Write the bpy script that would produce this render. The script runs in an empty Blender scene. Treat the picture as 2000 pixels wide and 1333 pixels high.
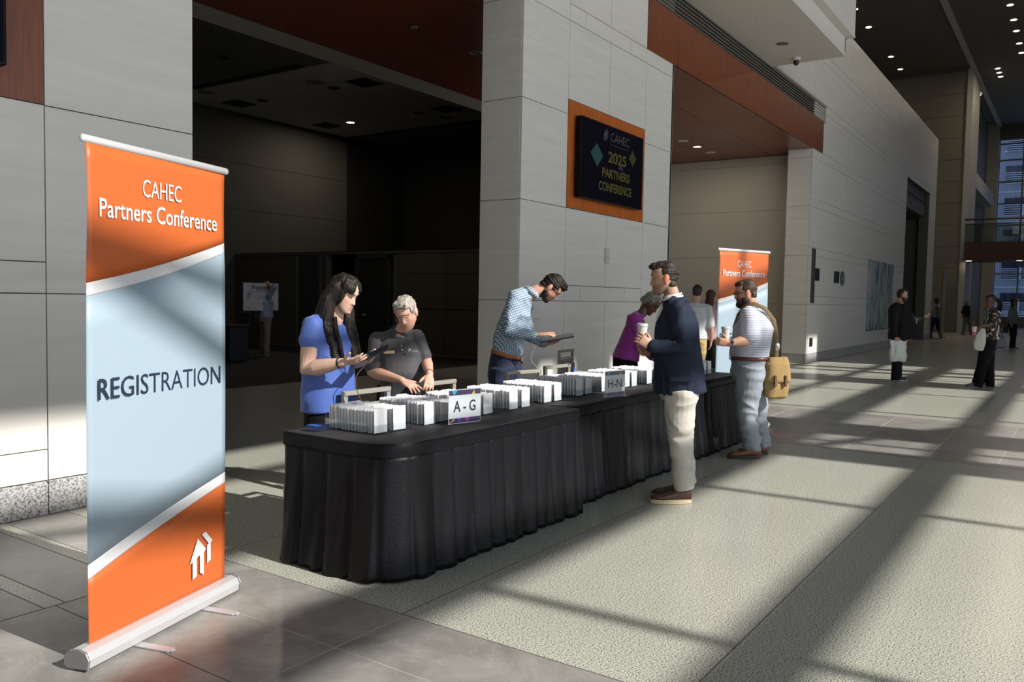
import bpy, bmesh, math, random
import numpy as np
from mathutils import Vector, Matrix, noise
PI=math.pi
C=bpy.context.scene.collection
sc=bpy.context.scene
# ---------------------------------------------------------------- camera
H=1.53
_f=Vector((0.824105,0.564040,-0.052047)).normalized(); _r=Vector((0.565506,-0.824535,0.018554)).normalized(); _u=_r.cross(_f)
cd=bpy.data.cameras.new('camera'); cam=bpy.data.objects.new('camera',cd); C.objects.link(cam)
M=Matrix((( _r.x,_u.x,-_f.x,0),(_r.y,_u.y,-_f.y,0),(_r.z,_u.z,-_f.z,H),(0,0,0,1))); cam.matrix_world=M
cd.sensor_width=36; cd.lens=1621.43*36/2000; cd.clip_end=500; cd.clip_start=.05
sc.camera=cam
# ---------------------------------------------------------------- light
sc.view_settings.view_transform='Standard'; sc.view_settings.look='None'; sc.view_settings.gamma=1; sc.view_settings.use_curve_mapping=False
sc.view_settings.exposure=0.0
sc.cycles.use_denoising=True
sc.cycles.max_bounces=7; sc.cycles.diffuse_bounces=4; sc.cycles.glossy_bounces=3; sc.cycles.transmission_bounces=5; sc.cycles.transparent_max_bounces=12
sc.cycles.caustics_reflective=False; sc.cycles.caustics_refractive=False; sc.cycles.sample_clamp_indirect=4
FY=-10.0; SLOPE=.70; AZ=-.06      # facade plane, sun height per metre, sun drift
sd=bpy.data.lights.new('sun','SUN'); sun=bpy.data.objects.new('sun',sd); C.objects.link(sun)
sd.energy=6.6; sd.angle=math.radians(.55); sd.color=(1.0,.955,.88)
sun.rotation_mode='QUATERNION'; sun.rotation_quaternion=Vector((AZ,1,-SLOPE)).to_track_quat('-Z','Y'); sun.location=(5,-30,30)
w=bpy.data.worlds.new('world'); sc.world=w; w.use_nodes=True
nt=w.node_tree; nt.nodes.clear()
out=nt.nodes.new('ShaderNodeOutputWorld'); bg=nt.nodes.new('ShaderNodeBackground')
tc=nt.nodes.new('ShaderNodeTexCoord'); sp=nt.nodes.new('ShaderNodeSeparateXYZ'); rp=nt.nodes.new('ShaderNodeValToRGB')
mp=nt.nodes.new('ShaderNodeMapRange'); mp.inputs[1].default_value=-1; mp.inputs[2].default_value=1
nt.links.new(tc.outputs['Generated'],sp.inputs[0]); nt.links.new(sp.outputs[2],mp.inputs[0]); nt.links.new(mp.outputs[0],rp.inputs[0])
e=rp.color_ramp.elements; e[0].position=.48; e[0].color=(.96,.97,.97,1); e[1].position=.56; e[1].color=(.97,.99,1.0,1)
x=e.new(.64); x.color=(.36,.42,.52,1); x=e.new(.95); x.color=(.22,.30,.42,1)
nt.links.new(rp.outputs[0],bg.inputs[0]); bg.inputs[1].default_value=2.35; nt.links.new(bg.outputs[0],out.inputs[0])
pd=bpy.data.lights.new('window_portal','AREA'); po=bpy.data.objects.new('window_portal',pd); C.objects.link(po)
pd.shape='RECTANGLE'; pd.size=35; pd.size_y=11.6; pd.cycles.is_portal=True
po.location=(6,FY+.3,6.1); po.rotation_euler=(-PI/2,0,0)
po.rotation_euler=Vector((0,1,0)).to_track_quat('-Z','Z').to_euler()
# ---------------------------------------------------------------- helpers
def tag(o,label=None,cat=None,group=None,kind=None):
    if label:o['label']=label
    if cat:o['category']=cat
    if group:o['group']=group
    if kind:o['kind']=kind
    return o
def thing(name,label,cat,loc=(0,0,0),rz=0,group=None):
    o=bpy.data.objects.new(name,None); C.objects.link(o); o.location=loc; o.rotation_euler=(0,0,rz); o.empty_display_size=.1
    return tag(o,label,cat,group)
def mesh(name,V,F,mats,parent=None,fm=None,smooth=False,loc=None):
    me=bpy.data.meshes.new(name); me.from_pydata([tuple(v) for v in V],[],F); me.update()
    if not isinstance(mats,(list,tuple)): mats=[mats]
    for m in mats: me.materials.append(m)
    if fm: me.polygons.foreach_set('material_index',fm)
    if smooth: me.polygons.foreach_set('use_smooth',[True]*len(me.polygons))
    o=bpy.data.objects.new(name,me); C.objects.link(o)
    if parent: o.parent=parent
    if loc: o.location=loc
    return o
class MB:
    def __init__(s): s.V=[];s.F=[];s.M=[]
    def add(s,V,F,mi=0):
        n=len(s.V); s.V+= [tuple(v) for v in V]; s.F+=[tuple(i+n for i in f) for f in F]; s.M+=[mi]*len(F); return s
    def box(s,x0,x1,y0,y1,z0,z1,mi=0,T=None):
        V=[Vector((x,y,z)) for x in(x0,x1) for y in(y0,y1) for z in(z0,z1)]
        if T: V=[T@v for v in V]
        return s.add(V,[(0,1,3,2),(4,6,7,5),(0,4,5,1),(2,3,7,6),(0,2,6,4),(1,5,7,3)],mi)
    def tube(s,P,R,n=10,mi=0,ry=None,up=None):
        V,F=tube(P,R,n,ry,up); return s.add(V,F,mi)
    def prism(s,poly,o,ax,ay,d,mi=0):
        # polygon (a,b) in plane o+a*ax+b*ay, extruded by vector d
        o=Vector(o);ax=Vector(ax);ay=Vector(ay);d=Vector(d); n=len(poly)
        V=[o+ax*a+ay*b for a,b in poly]; V+=[v+d for v in V]
        F=[tuple(range(n)),tuple(reversed(range(n,2*n)))]+[(i,i+n,(i+1)%n+n,(i+1)%n) for i in range(n)]
        return s.add(V,F,mi)
    def build(s,name,mats,parent=None,smooth=False,bev=0,seg=2,loc=None):
        o=mesh(name,s.V,s.F,mats,parent,s.M,smooth,loc)
        bm=bmesh.new(); bm.from_mesh(o.data); bmesh.ops.recalc_face_normals(bm,faces=bm.faces); bm.to_mesh(o.data); bm.free()
        if bev:
            m=o.modifiers.new('b','BEVEL'); m.width=bev; m.segments=seg; m.limit_method='ANGLE'; m.angle_limit=math.radians(40)
        return o
def frame(t,up=None):
    t=t.normalized(); up=Vector(up) if up is not None else Vector((0,0,1))
    if abs(t.dot(up))>.97: up=Vector((1,0,0)) if abs(t.x)<.9 else Vector((0,1,0))
    a=t.cross(up).normalized(); b=a.cross(t).normalized(); return a,b
def tube(P,R,n=10,ry=None,up=None,caps=True):
    P=[Vector(p) for p in P]; 
    if not isinstance(R,(list,tuple)): R=[R]*len(P)
    if ry is None: ry=R
    elif not isinstance(ry,(list,tuple)): ry=[ry]*len(P)
    rings=[];k=len(P); pa=None
    for i in range(k):
        t=(P[min(i+1,k-1)]-P[max(i-1,0)])
        if t.length<1e-9: t=Vector((0,0,1))
        t=t.normalized()
        if pa is None: a,b=frame(t,up)
        else:
            a=pa-t*pa.dot(t)
            if a.length<1e-4: a,b=frame(t,up)
            a=a.normalized(); b=a.cross(t).normalized()
        pa=a
        if i==0 and caps:
            for q in (.95,.6,):
                rings.append((P[0]-t*R[0]*q*.9,a*R[0]*math.sqrt(1-q*q),b*ry[0]*math.sqrt(1-q*q)))
        rings.append((P[i],a*R[i],b*ry[i]))
        if i==k-1 and caps:
            for q in (.6,.95):
                rings.append((P[i]+t*R[i]*q*.9,a*R[i]*math.sqrt(1-q*q),b*ry[i]*math.sqrt(1-q*q)))
    return loft(rings,n)
def loft(rings,n=20,p=2.0,close=True):
    V=[];F=[]
    for c,a,b in rings:
        c=Vector(c)
        for j in range(n):
            t=2*PI*j/n; ct=math.cos(t);st=math.sin(t)
            if p!=2: ct=math.copysign(abs(ct)**(2/p),ct);st=math.copysign(abs(st)**(2/p),st)
            V.append(c+a*ct+b*st)
    for i in range(len(rings)-1):
        for j in range(n):
            F.append((i*n+j,i*n+(j+1)%n,(i+1)*n+(j+1)%n,(i+1)*n+j))
    if close:
        F.append(tuple(reversed(range(n)))); F.append(tuple((len(rings)-1)*n+j for j in range(n)))
    return V,F
def ellip(c,r,ax=None,n=16,m=10):
    c=Vector(c); X,Y,Z=ax if ax else (Vector((1,0,0)),Vector((0,1,0)),Vector((0,0,1)))
    rings=[]
    for i in range(m+1):
        t=PI*(i+.15)/(m+.3); s=math.sin(t)
        rings.append((c-Z*r[2]*math.cos(t),X*r[0]*s,Y*r[1]*s))
    return loft(rings,n)
def rot(v,ax,ang): return Matrix.Rotation(ang,3,ax)@v
def textobj(name,s,w,h,mat,parent,o,ax,ay,nrm,depth=.0015,off=.0,bold=0):
    cu=bpy.data.curves.new(name,'FONT'); cu.body=s; cu.extrude=.0; cu.offset=bold; cu.resolution_u=3
    t=bpy.data.objects.new('tmp',cu); C.objects.link(t)
    bpy.context.view_layer.update()
    me=bpy.data.meshes.new_from_object(t.evaluated_get(bpy.context.evaluated_depsgraph_get()))
    bpy.data.objects.remove(t); bpy.data.curves.remove(cu)
    v=np.array([q.co[:] for q in me.vertices]); lo=v.min(0); hi=v.max(0); rng=hi-lo
    o=Vector(o);ax=Vector(ax).normalized();ay=Vector(ay).normalized();nrm=Vector(nrm).normalized()
    for q in me.vertices:
        a=(q.co.x-lo[0])/rng[0]*w; b=(q.co.y-lo[1])/rng[1]*h
        q.co=o+ax*a+ay*b+nrm*(off+depth)
    me.materials.clear(); me.materials.append(mat)
    ob=bpy.data.objects.new(name,me); C.objects.link(ob)
    if parent: ob.parent=parent
    return ob
LOGO_A=[(48,161),(0,68),(16,71),(16,0),(40,8),(40,83),(60,89),(60,16),(84,0),(84,93),(98,105)]
LOGO_B=[(73,170),(95,178),(140,130),(128,123),(128,51),(105,41),(105,118),(115,123)]
def logo(mb,o,ax,ay,sz,d,mi=0):
    k=sz/140.
    for L in (LOGO_A,LOGO_B): mb.prism([(a*k,b*k) for a,b in L],o,ax,ay,d,mi)
# ---------------------------------------------------------------- materials
MATS={}
def mat(name,col,rough=.5,metal=0,spec=.5,noise_amt=0,noise_scale=10,stretch=(1,1,1),bump=0,bump_scale=40,emit=None,es=0,trans=0,sheen=0,coat=0,detail=3,aniso=None):
    if name in MATS: return MATS[name]
    m=bpy.data.materials.new(name); m.use_nodes=True; N=m.node_tree.nodes; L=m.node_tree.links; b=N['Principled BSDF']
    c=(*col,1); b.inputs['Base Color'].default_value=c; b.inputs['Roughness'].default_value=rough; b.inputs['Metallic'].default_value=metal
    b.inputs['Specular IOR Level'].default_value=spec
    if sheen and max(col)>.05: b.inputs['Sheen Weight'].default_value=sheen; b.inputs['Sheen Roughness'].default_value=.4
    if coat: b.inputs['Coat Weight'].default_value=coat; b.inputs['Coat Roughness'].default_value=.1
    if trans: b.inputs['Transmission Weight'].default_value=trans
    if emit: b.inputs['Emission Color'].default_value=(*emit,1); b.inputs['Emission Strength'].default_value=es
    if noise_amt or bump:
        tc=N.new('ShaderNodeTexCoord'); mp=N.new('ShaderNodeMapping'); mp.inputs['Scale'].default_value=stretch; L.new(tc.outputs['Object'],mp.inputs[0])
    if noise_amt:
        n=N.new('ShaderNodeTexNoise'); n.inputs['Scale'].default_value=noise_scale; n.inputs['Detail'].default_value=detail; L.new(mp.outputs[0],n.inputs[0])
        r=N.new('ShaderNodeMapRange'); r.inputs[1].default_value=.3; r.inputs[2].default_value=.7; r.inputs[3].default_value=1-noise_amt; r.inputs[4].default_value=1+noise_amt; L.new(n.outputs[0],r.inputs[0])
        x=N.new('ShaderNodeMix'); x.data_type='RGBA'; x.blend_type='MULTIPLY'; x.inputs[0].default_value=1; x.inputs[6].default_value=c; L.new(r.outputs[0],x.inputs[7]); L.new(x.outputs[2],b.inputs['Base Color'])
    if bump:
        n2=N.new('ShaderNodeTexNoise'); n2.inputs['Scale'].default_value=bump_scale; n2.inputs['Detail'].default_value=3; L.new(mp.outputs[0],n2.inputs[0])
        bp=N.new('ShaderNodeBump'); bp.inputs['Strength'].default_value=bump; bp.inputs['Distance'].default_value=.01; L.new(n2.outputs[0],bp.inputs['Height']); L.new(bp.outputs[0],b.inputs['Normal'])
    MATS[name]=m; return m
def nd(m): return m.node_tree.nodes, m.node_tree.links
stone=mat('limestone',(.69,.675,.64),.42,noise_amt=.05,noise_scale=1.6,stretch=(.6,.6,9),bump=.05,bump_scale=6,detail=6)
joint=mat('joint',(.12,.118,.108),.9)
def granite(name,ca,cb,cc,scale,rough):
    m=bpy.data.materials.new(name); m.use_nodes=True; N,L=nd(m); b=N['Principled BSDF']; b.inputs['Roughness'].default_value=rough; b.inputs['Specular IOR Level'].default_value=.28
    tc=N.new('ShaderNodeTexCoord')
    v=N.new('ShaderNodeTexNoise'); v.inputs['Scale'].default_value=scale; v.inputs['Detail'].default_value=2.5; v.inputs['Roughness'].default_value=.7; L.new(tc.outputs['Object'],v.inputs[0])
    r=N.new('ShaderNodeValToRGB'); e=r.color_ramp.elements; e[0].position=.36; e[0].color=(*ca,1); e[1].position=.60; e[1].color=(*cc,1); q=e.new(.46); q.color=(*cb,1)
    L.new(v.outputs[0],r.inputs[0])
    n=N.new('ShaderNodeTexNoise'); n.inputs['Scale'].default_value=.8; n.inputs['Detail'].default_value=4; L.new(tc.outputs['Object'],n.inputs[0])
    mr=N.new('ShaderNodeMapRange'); mr.inputs[3].default_value=.85; mr.inputs[4].default_value=1.12; L.new(n.outputs[0],mr.inputs[0])
    x=N.new('ShaderNodeMix'); x.data_type='RGBA'; x.blend_type='MULTIPLY'; x.inputs[0].default_value=1; L.new(r.outputs[0],x.inputs[6]); L.new(mr.outputs[0],x.inputs[7]); L.new(x.outputs[2],b.inputs['Base Color'])
    MATS[name]=m; return m
gran=granite('green_granite',(.05,.056,.052),(.36,.37,.325),(.61,.61,.53),125,.26)
plinth=granite('grey_granite',(.10,.10,.11),(.33,.33,.33),(.52,.52,.52),70,.2)
def slate_mat():
    m=bpy.data.materials.new('slate'); m.use_nodes=True; N,L=nd(m); b=N['Principled BSDF']; b.inputs['Roughness'].default_value=.3
    tc=N.new('ShaderNodeTexCoord'); n=N.new('ShaderNodeTexNoise'); n.inputs['Scale'].default_value=2.5; n.inputs['Detail'].default_value=8; n.inputs['Roughness'].default_value=.7; n.inputs['Distortion'].default_value=.8
    L.new(tc.outputs['Object'],n.inputs[0]); r=N.new('ShaderNodeValToRGB'); e=r.color_ramp.elements; e[0].position=.3; e[0].color=(.19,.185,.175,1); e[1].position=.68; e[1].color=(.36,.35,.33,1)
    L.new(n.outputs[0],r.inputs[0])
    n2=N.new('ShaderNodeTexNoise'); n2.inputs['Scale'].default_value=1.7; n2.inputs['Detail'].default_value=5; n2.inputs['Distortion'].default_value=2.5; L.new(tc.outputs['Object'],n2.inputs[0])
    r2=N.new('ShaderNodeValToRGB'); e=r2.color_ramp.elements; e[0].position=.492; e[0].color=(0,0,0,1); e[1].position=.508; e[1].color=(0,0,0,1); q=e.new(.5); q.color=(.30,.30,.30,1)
    L.new(n2.outputs[0],r2.inputs[0]); x=N.new('ShaderNodeMix'); x.data_type='RGBA'; x.inputs[7].default_value=(.5,.49,.46,1); L.new(r.outputs[0],x.inputs[6]); L.new(r2.outputs[0],x.inputs[0]); L.new(x.outputs[2],b.inputs['Base Color'])
    return m
slate=slate_mat()
seam=mat('light_seam',(.42,.39,.34),.5); dseam=mat('dark_seam',(.12,.115,.10),.6)
wood=mat('red_wood',(.19,.05,.018),.33,noise_amt=.22,noise_scale=7,stretch=(6,6,.5),spec=.5)
woodc=mat('red_wood_ceiling',(.20,.05,.026),.30,noise_amt=.15,noise_scale=5,stretch=(1,5,1))
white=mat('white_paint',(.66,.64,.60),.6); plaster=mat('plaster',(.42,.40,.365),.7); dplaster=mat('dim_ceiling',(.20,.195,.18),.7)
black=mat('black_matte',(.008,.008,.009),.6); bmetal=mat('black_metal',(.012,.012,.013),.4,metal=.3)
alu=mat('aluminium',(.62,.62,.64),.38,metal=.45); chrome=mat('chrome',(.7,.7,.7),.12,metal=1)
mull=mat('mullion',(.10,.105,.11),.5)
# ================================================================ structure
WY=5.725; RY=6.34; G=.004
def struct(name,o=None): o['kind']='structure'; return o
def panelwall(name,rects,axis,pos,depth,mats=None,back=True,ext=None):
    """stone slabs: rects (a0,a1,z0,z1[,mi]); axis 'Y' = slabs in a plane of constant Y facing -Y, 'X' = constant X facing -X"""
    mb=MB()
    for r in rects:
        a0,a1,z0,z1=r[:4]; mi=r[4] if len(r)>4 else 0
        if axis=='Y': mb.box(a0+G,a1-G,pos,pos+.03,z0+G,z1-G,mi)
        else: mb.box(pos,pos+.03,a0+G,a1-G,z0+G,z1-G,mi)
    a0=min(r[0] for r in rects);a1=max(r[1] for r in rects);z0=min(r[2] for r in rects);z1=max(r[3] for r in rects)
    if axis=='Y': mb.box(a0+.01,a1-.004,pos+.012,pos+depth,z0,z1,2)
    else: mb.box(pos+.012,pos+depth,a0,a1,z0,z1,2)
    o=mb.build(name,mats or [stone,plinth,joint]); return struct(name,o)
LV=[(.236,1.5),(1.5,1.71),(1.71,2.745),(2.745,2.955),(2.955,3.98),(3.98,4.19),(4.19,5.2),(5.2,5.42)]
# floor: granite field with slate bands, laid as coplanar rectangles that do not overlap
mb=MB()
def fl(x0,x1,y0,y1,mi): mb.box(x0,x1,y0,y1,-.05,0,mi)
fl(-12,-.3,-10.2,11.15,0); fl(2.95,9.1,-10.2,11.15,0); fl(12.3,72,-10.2,11.15,0)
xs=[-.3,1.22,2.95]
fl(-.3,2.95,-10.2,4.04,1)
# finer slabs beside the left pier, cut by pale strips
sx=[-.3,1.62,1.70,1.96,2.07,2.44,2.56,2.90,2.95]
for i,(a,b,m) in enumerate([(-.3,.5,1),(.5,.6,0),(.6,1.45,1),(1.45,1.53,0),(1.53,1.97,1),(1.97,2.07,0),(2.07,2.44,1),(2.44,2.55,0),(2.55,2.95,1)]): fl(a,b,4.04,11.15,m)
fl(9.1,12.3,-10.2,11.15,1)
floor=mb.build('floor',[gran,slate]); struct('',floor)
# thin joints in the paving
mb=MB()
for y in (2.63,1.2,-.3,-1.8,-3.3,4.12):
    mb.box(2.95,9.1,y-.003,y+.003,0,.0006,1); mb.box(12.3,40,y-.003,y+.003,0,.0006,1)
for y in (2.605,1.22,-.2,-1.6,4.035):
    mb.box(-.3,2.95,y-.004,y+.004,0,.0006,0 if y<4 else 1)
for y in (2.67,2.02,1.22,3.4,.6,-.2,-1.0): mb.box(9.1,12.3,y-.005,y+.005,0,.0006,0)
for x in (2.49,1.2): mb.box(x-.003,x+.003,-6,4.0,0,.0006,0)
for x in (1.53,1.97,2.07,2.44,2.55,2.95): mb.box(x-.003,x+.003,4.04 if x<2.9 else -9,5.7,0,.0006,1)
for x in (2.02,): mb.box(x-.003,x+.003,2.6,4.03,0,.0006,1)
for x in (9.1,12.3,12.0,21.3): mb.box(x-.003,x+.003,-6,5.7,0,.0006,1)
o=mb.build('floor_joints',[seam,dseam]); struct('',o)
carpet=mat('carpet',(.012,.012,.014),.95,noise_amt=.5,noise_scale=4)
mb=MB(); mb.box(-12,72,11.15,30,-.05,0); o=mb.build('floor_carpet',[carpet]); struct('',o)
# left pier
L=[]
for a0,a1,ys in ((-8,.54,LV),(2.83,3.945,[(.236,1.5),(1.5,2.745),(2.745,3.98),(3.98,5.2),(5.2,5.42),(5.42,6.6)])):
    for z0,z1 in ys: L.append((a0,a1,z0,z1))
for z0,z1 in [(.236,.448),(.448,1.5),(1.5,1.71),(1.71,2.748)]: L+=[(.54,1.68,z0,z1),(1.68,2.83,z0,z1)]
L+=[(.54,2.83,4.18,5.42)]
L+=[(-8,.54,0,.236,1),(.54,2.83,0,.236,1),(2.83,3.945,0,.236,1)]
panelwall('wall_left_pier',L,'Y',WY,.61)
def side(name,x,y0,y1,zs=(.236,1.5,2.745,3.98,5.2,5.42)):
    L=[(y0,y1,a,b) for a,b in zip(zs[:-1],zs[1:])]+[(y0,y1,0,.236,1)]
    return panelwall(name,L,'X',x,.05)
# middle pier
L=[(8.487,9.58,a,b) for a,b in [(.236,1.5),(1.5,2.745),(2.745,3.98),(3.98,5.2),(5.2,6.6),(6.6,7.9)]]
L+=[(9.58,10.73,.236,.448),(10.73,11.92,.236,.448),(9.58,10.73,.448,1.5),(10.73,11.92,.448,1.5)]
L+=[(9.58,10.0,1.5,1.71),(10.0,11.35,1.5,1.71),(11.35,11.92,1.5,1.71),(9.58,10.73,1.71,2.745),(10.73,11.92,1.71,2.745)]
L+=[(9.58,10.73,4.178,5.2),(10.73,11.92,4.178,5.2),(9.58,10.0,5.2,5.42),(10.0,11.35,5.2,5.42),(11.35,11.92,5.2,5.42),(9.58,10.73,5.42,6.6),(10.73,11.92,5.42,6.6)]
L+=[(11.92,12.95,a,b) for a,b in [(.236,1.5),(1.5,2.745),(2.745,3.98),(3.98,5.2),(5.2,5.42)]]
L+=[(8.487,9.58,0,.236,1),(9.58,11.92,0,.236,1),(11.92,12.95,0,.236,1)]
panelwall('wall_middle_pier',L,'Y',WY,.05)
side('wall_middle_pier_side',8.487,WY+.028,RY)
mb=MB(); mb.box(8.54,12.95,WY+.05,RY,0,5.42); mb.box(12.9,12.951,WY,RY,0,5.42); o=mb.build('wall_middle_pier_core',[stone]); struct('',o)
# right wall
L=[]
vs=[21.56,24.4,28.2,32.0,35.0]
for z0,z1 in LV+[(5.42,6.45),(6.45,6.66),(6.66,7.7),(7.7,7.91),(7.91,9.1)]:
    off=0 if z1-z0>.3 else 1.9
    v=[21.56]+[q+off for q in (25.3,29.1,32.9,36.7,40.5) if q+off<42.5]+[42.6]
    for a,b in zip(v[:-1],v[1:]):
        for lo,hi in ([(a,b)] if z0>=6.4 else [(a,min(b,35.0)),(max(a,40.7),b)]):
            if hi-lo>.05: L.append((lo,hi,z0,z1))
for a,b in ((21.56,28),(28,35),(40.7,42.6)): L.append((a,b,0,.236,1))
mbs=MB()
for r in L:
    mbs.box(r[0]+G,r[1]-G,WY,WY+.03,r[2]+G,r[3]-G,r[4] if len(r)>4 else 0)
for a,b,z0,z1 in ((21.62,35,0,9.1),(40.7,42.6,0,9.1),(35,40.7,6.45,9.1)): mbs.box(a,b,WY+.012,WY+.4,z0,z1,2)
# upper wall above fascia
for z0,z1 in [(6.62,7.7),(7.7,7.91),(7.91,9.1)]:
    for a,b in ((8.0,12.5),(12.5,17.0),(17.0,21.56)): mbs.box(a+G,b-G,WY,WY+.03,z0+G,z1-G,0)
mbs.box(8,21.56,WY+.012,WY+.3,6.62,9.1,2)
o=mbs.build('wall_back',[stone,plinth,joint]); struct('',o)
side('wall_right_pier_side',21.56,WY+.03,RY)
mb=MB(); mb.box(21.6,22.2,WY+.4,RY,0,5.42)
for z0,z1 in [(.1,1.5),(1.5,2.745),(2.745,3.98),(3.98,5.2),(5.2,5.41)]: mb.box(22.2,22.3,RY,11.3,z0+.003,z1-.003)
mb.box(22.22,22.35,RY,11.5,0,5.6,1)
o=mb.build('wall_alcove_end',[mat('alcove_wall',(.44,.41,.36),.55),joint]); struct('',o)
mb=MB(); mb.box(15.5,22.3,11.3,11.4,0,5.6); o=mb.build('wall_alcove_back',[plaster]); struct('',o)
# dark opening further along: lintel and inner space
mb=MB(); mb.box(35,40.7,WY+.15,WY+.35,5.41,6.5); mb.box(35,40.7,WY+.1,WY+.35,6.0,6.05); o=mb.build('wall_far_lintel',[mat('grey_lintel',(.10,.10,.105),.5)]); struct('',o)
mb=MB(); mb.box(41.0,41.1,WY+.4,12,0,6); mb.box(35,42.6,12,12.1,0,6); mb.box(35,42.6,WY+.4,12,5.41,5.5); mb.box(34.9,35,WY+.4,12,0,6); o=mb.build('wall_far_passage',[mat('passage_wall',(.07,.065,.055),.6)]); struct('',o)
mb=MB(); mb.box(42.55,42.6,WY,9,0,9.1); o=mb.build('wall_return',[stone]); struct('',o)
# wood fascia, louvre, soffits
mb=MB()
v=[11.92,13.05,15.36,17.72,20.05,22.43]
for a,b in zip(v[:-1],v[1:]): mb.box(a+.004,b-.004,WY-.02,WY+.02,5.42,6.22)
mb.box(11.92,22.43,WY-.005,WY+.2,5.43,6.21,1)
o=mb.build('trim_wood_fascia',[wood,joint]); struct('',o)
mb=MB()
mb.box(11.92,22.52,WY+.06,WY+.1,6.22,6.6,1)
for i in range(6): 
    z=6.245+i*.064; mb.box(11.92,22.5,WY-.01,WY+.05,z,z+.018,0)
mb.box(22.5,22.55,WY-.03,WY+.1,6.2,6.62,2); mb.box(18.0,22.55,WY-.06,WY+.1,6.6,6.64,2)
o=mb.build('trim_louvre',[mat('louvre',(.16,.155,.14),.5),black,plaster]); struct('',o)
mb=MB()
v=[3.9,5.7,8.1,10.4,12.75,15.1,17.4,19.8,22.2]; yv=[WY,6.9,8.45,10.0]
for a,b in zip(v[:-1],v[1:]):
    for c,d in zip(yv[:-1],yv[1:]): mb.box(a+.006,b-.006,c+.006,d-.006,5.42,5.46)
mb.box(-2,22.2,WY+.05,10,5.44,5.5,1)
o=mb.build('ceiling_wood',[woodc,joint]); struct('',o)
mb=MB(); mb.box(-2,3.9,WY+.6,10,5.42,5.5); o=mb.build('ceiling_wood_left',[woodc]); struct('',o)
mb=MB(); mb.box(-2,16,10,10.6,5.43,7.03); mb.box(16,22.2,10,11.3,5.41,5.5); o=mb.build('ceiling_beam',[plaster]); struct('',o)
# tall room behind
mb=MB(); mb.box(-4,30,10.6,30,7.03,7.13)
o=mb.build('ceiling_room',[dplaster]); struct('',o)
mb=MB()
til=mat('ceiling_tile',(.80,.79,.77),.7)
for i in range(11):
    x=13.95+i*.62
    for y in (11.2,14.6,18.0): mb.box(x+.008,x+.612,y+.006,y+3.39,7.0,7.032)
o=mb.build('ceiling_tiles',[til]); struct('',o)
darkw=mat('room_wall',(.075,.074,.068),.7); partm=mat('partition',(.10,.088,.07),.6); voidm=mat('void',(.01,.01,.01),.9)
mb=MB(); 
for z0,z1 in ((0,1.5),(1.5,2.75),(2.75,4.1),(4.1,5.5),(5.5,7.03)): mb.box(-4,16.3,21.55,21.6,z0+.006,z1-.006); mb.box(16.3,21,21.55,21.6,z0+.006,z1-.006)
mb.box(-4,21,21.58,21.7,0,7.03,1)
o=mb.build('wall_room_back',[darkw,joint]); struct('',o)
mb=MB()
def pp(y0,y1,z0,z1,mi=0): mb.box(16.3,16.36,y0+.008,y1-.008,z0+.008,z1-.008,mi)
for y0,y1 in ((18.75,21.5),):
    for z0,z1 in ((.08,1.0),(1.0,2.0),(2.0,2.6)): pp(y0,y1,z0,z1)
for y0,y1 in ((11.4,13.2),(13.2,14.85)):
    for z0,z1 in ((.08,1.2),(1.2,2.1),(2.1,2.66)): pp(y0,y1,z0,z1)
mb.box(16.33,16.5,11.4,16.4,0,2.7,1); mb.box(16.33,16.5,17.5,21.55,0,2.7,1); mb.box(16.28,16.4,11.4,21.55,2.64,2.7,2); mb.box(16.29,16.34,11.4,16.4,0,.08,1); mb.box(16.29,16.34,17.5,21.55,0,.08,1)
o=mb.build('wall_partition',[partm,joint,mat('partition_edge',(.10,.097,.09),.5)]); struct('',o)
fr=mat('door_frame_grey',(.045,.045,.046),.5)
mb=MB(); mb.box(16.24,16.36,15.0,16.3,.02,2.6)
d=mb.build('door_1',[mat('door_dark',(.028,.028,.028),.35)]); struct('',d)
mb=MB()
for a,b,c,e_ in ((15.0,15.1,0,2.6),(16.2,16.3,0,2.6),(15.0,16.3,2.5,2.6),(15.0,16.3,0,.25)): mb.box(16.2,16.26,a,b,c,e_)
mb.build('door_frame',[fr],d); mb=MB(); mb.tube([(16.15,15.95,1.0),(16.15,15.8,1.0)],.012); mb.box(16.15,16.22,15.92,15.96,.97,1.03); mb.build('door_handle',[alu],d)
mb=MB(); mb.box(16.24,16.36,17.6,18.7,.02,2.62); d=mb.build('door_2',[fr]); struct('',d); mb=MB(); mb.box(16.2,16.26,17.6,17.68,0,2.62); mb.box(16.2,16.26,18.6,18.68,0,2.62); mb.build('door_frame',[mat('frame_light',(.11,.11,.11),.4)],d)
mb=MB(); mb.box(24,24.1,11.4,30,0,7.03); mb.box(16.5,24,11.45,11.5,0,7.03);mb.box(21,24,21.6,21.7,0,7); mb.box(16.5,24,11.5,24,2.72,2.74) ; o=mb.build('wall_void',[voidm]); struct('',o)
mb=MB(); mb.box(-4,-3.9,WY,30,0,7.1); mb.box(-4,24,29.9,30,0,7.1); o=mb.build('wall_room_left',[voidm]); struct('',o)
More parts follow.
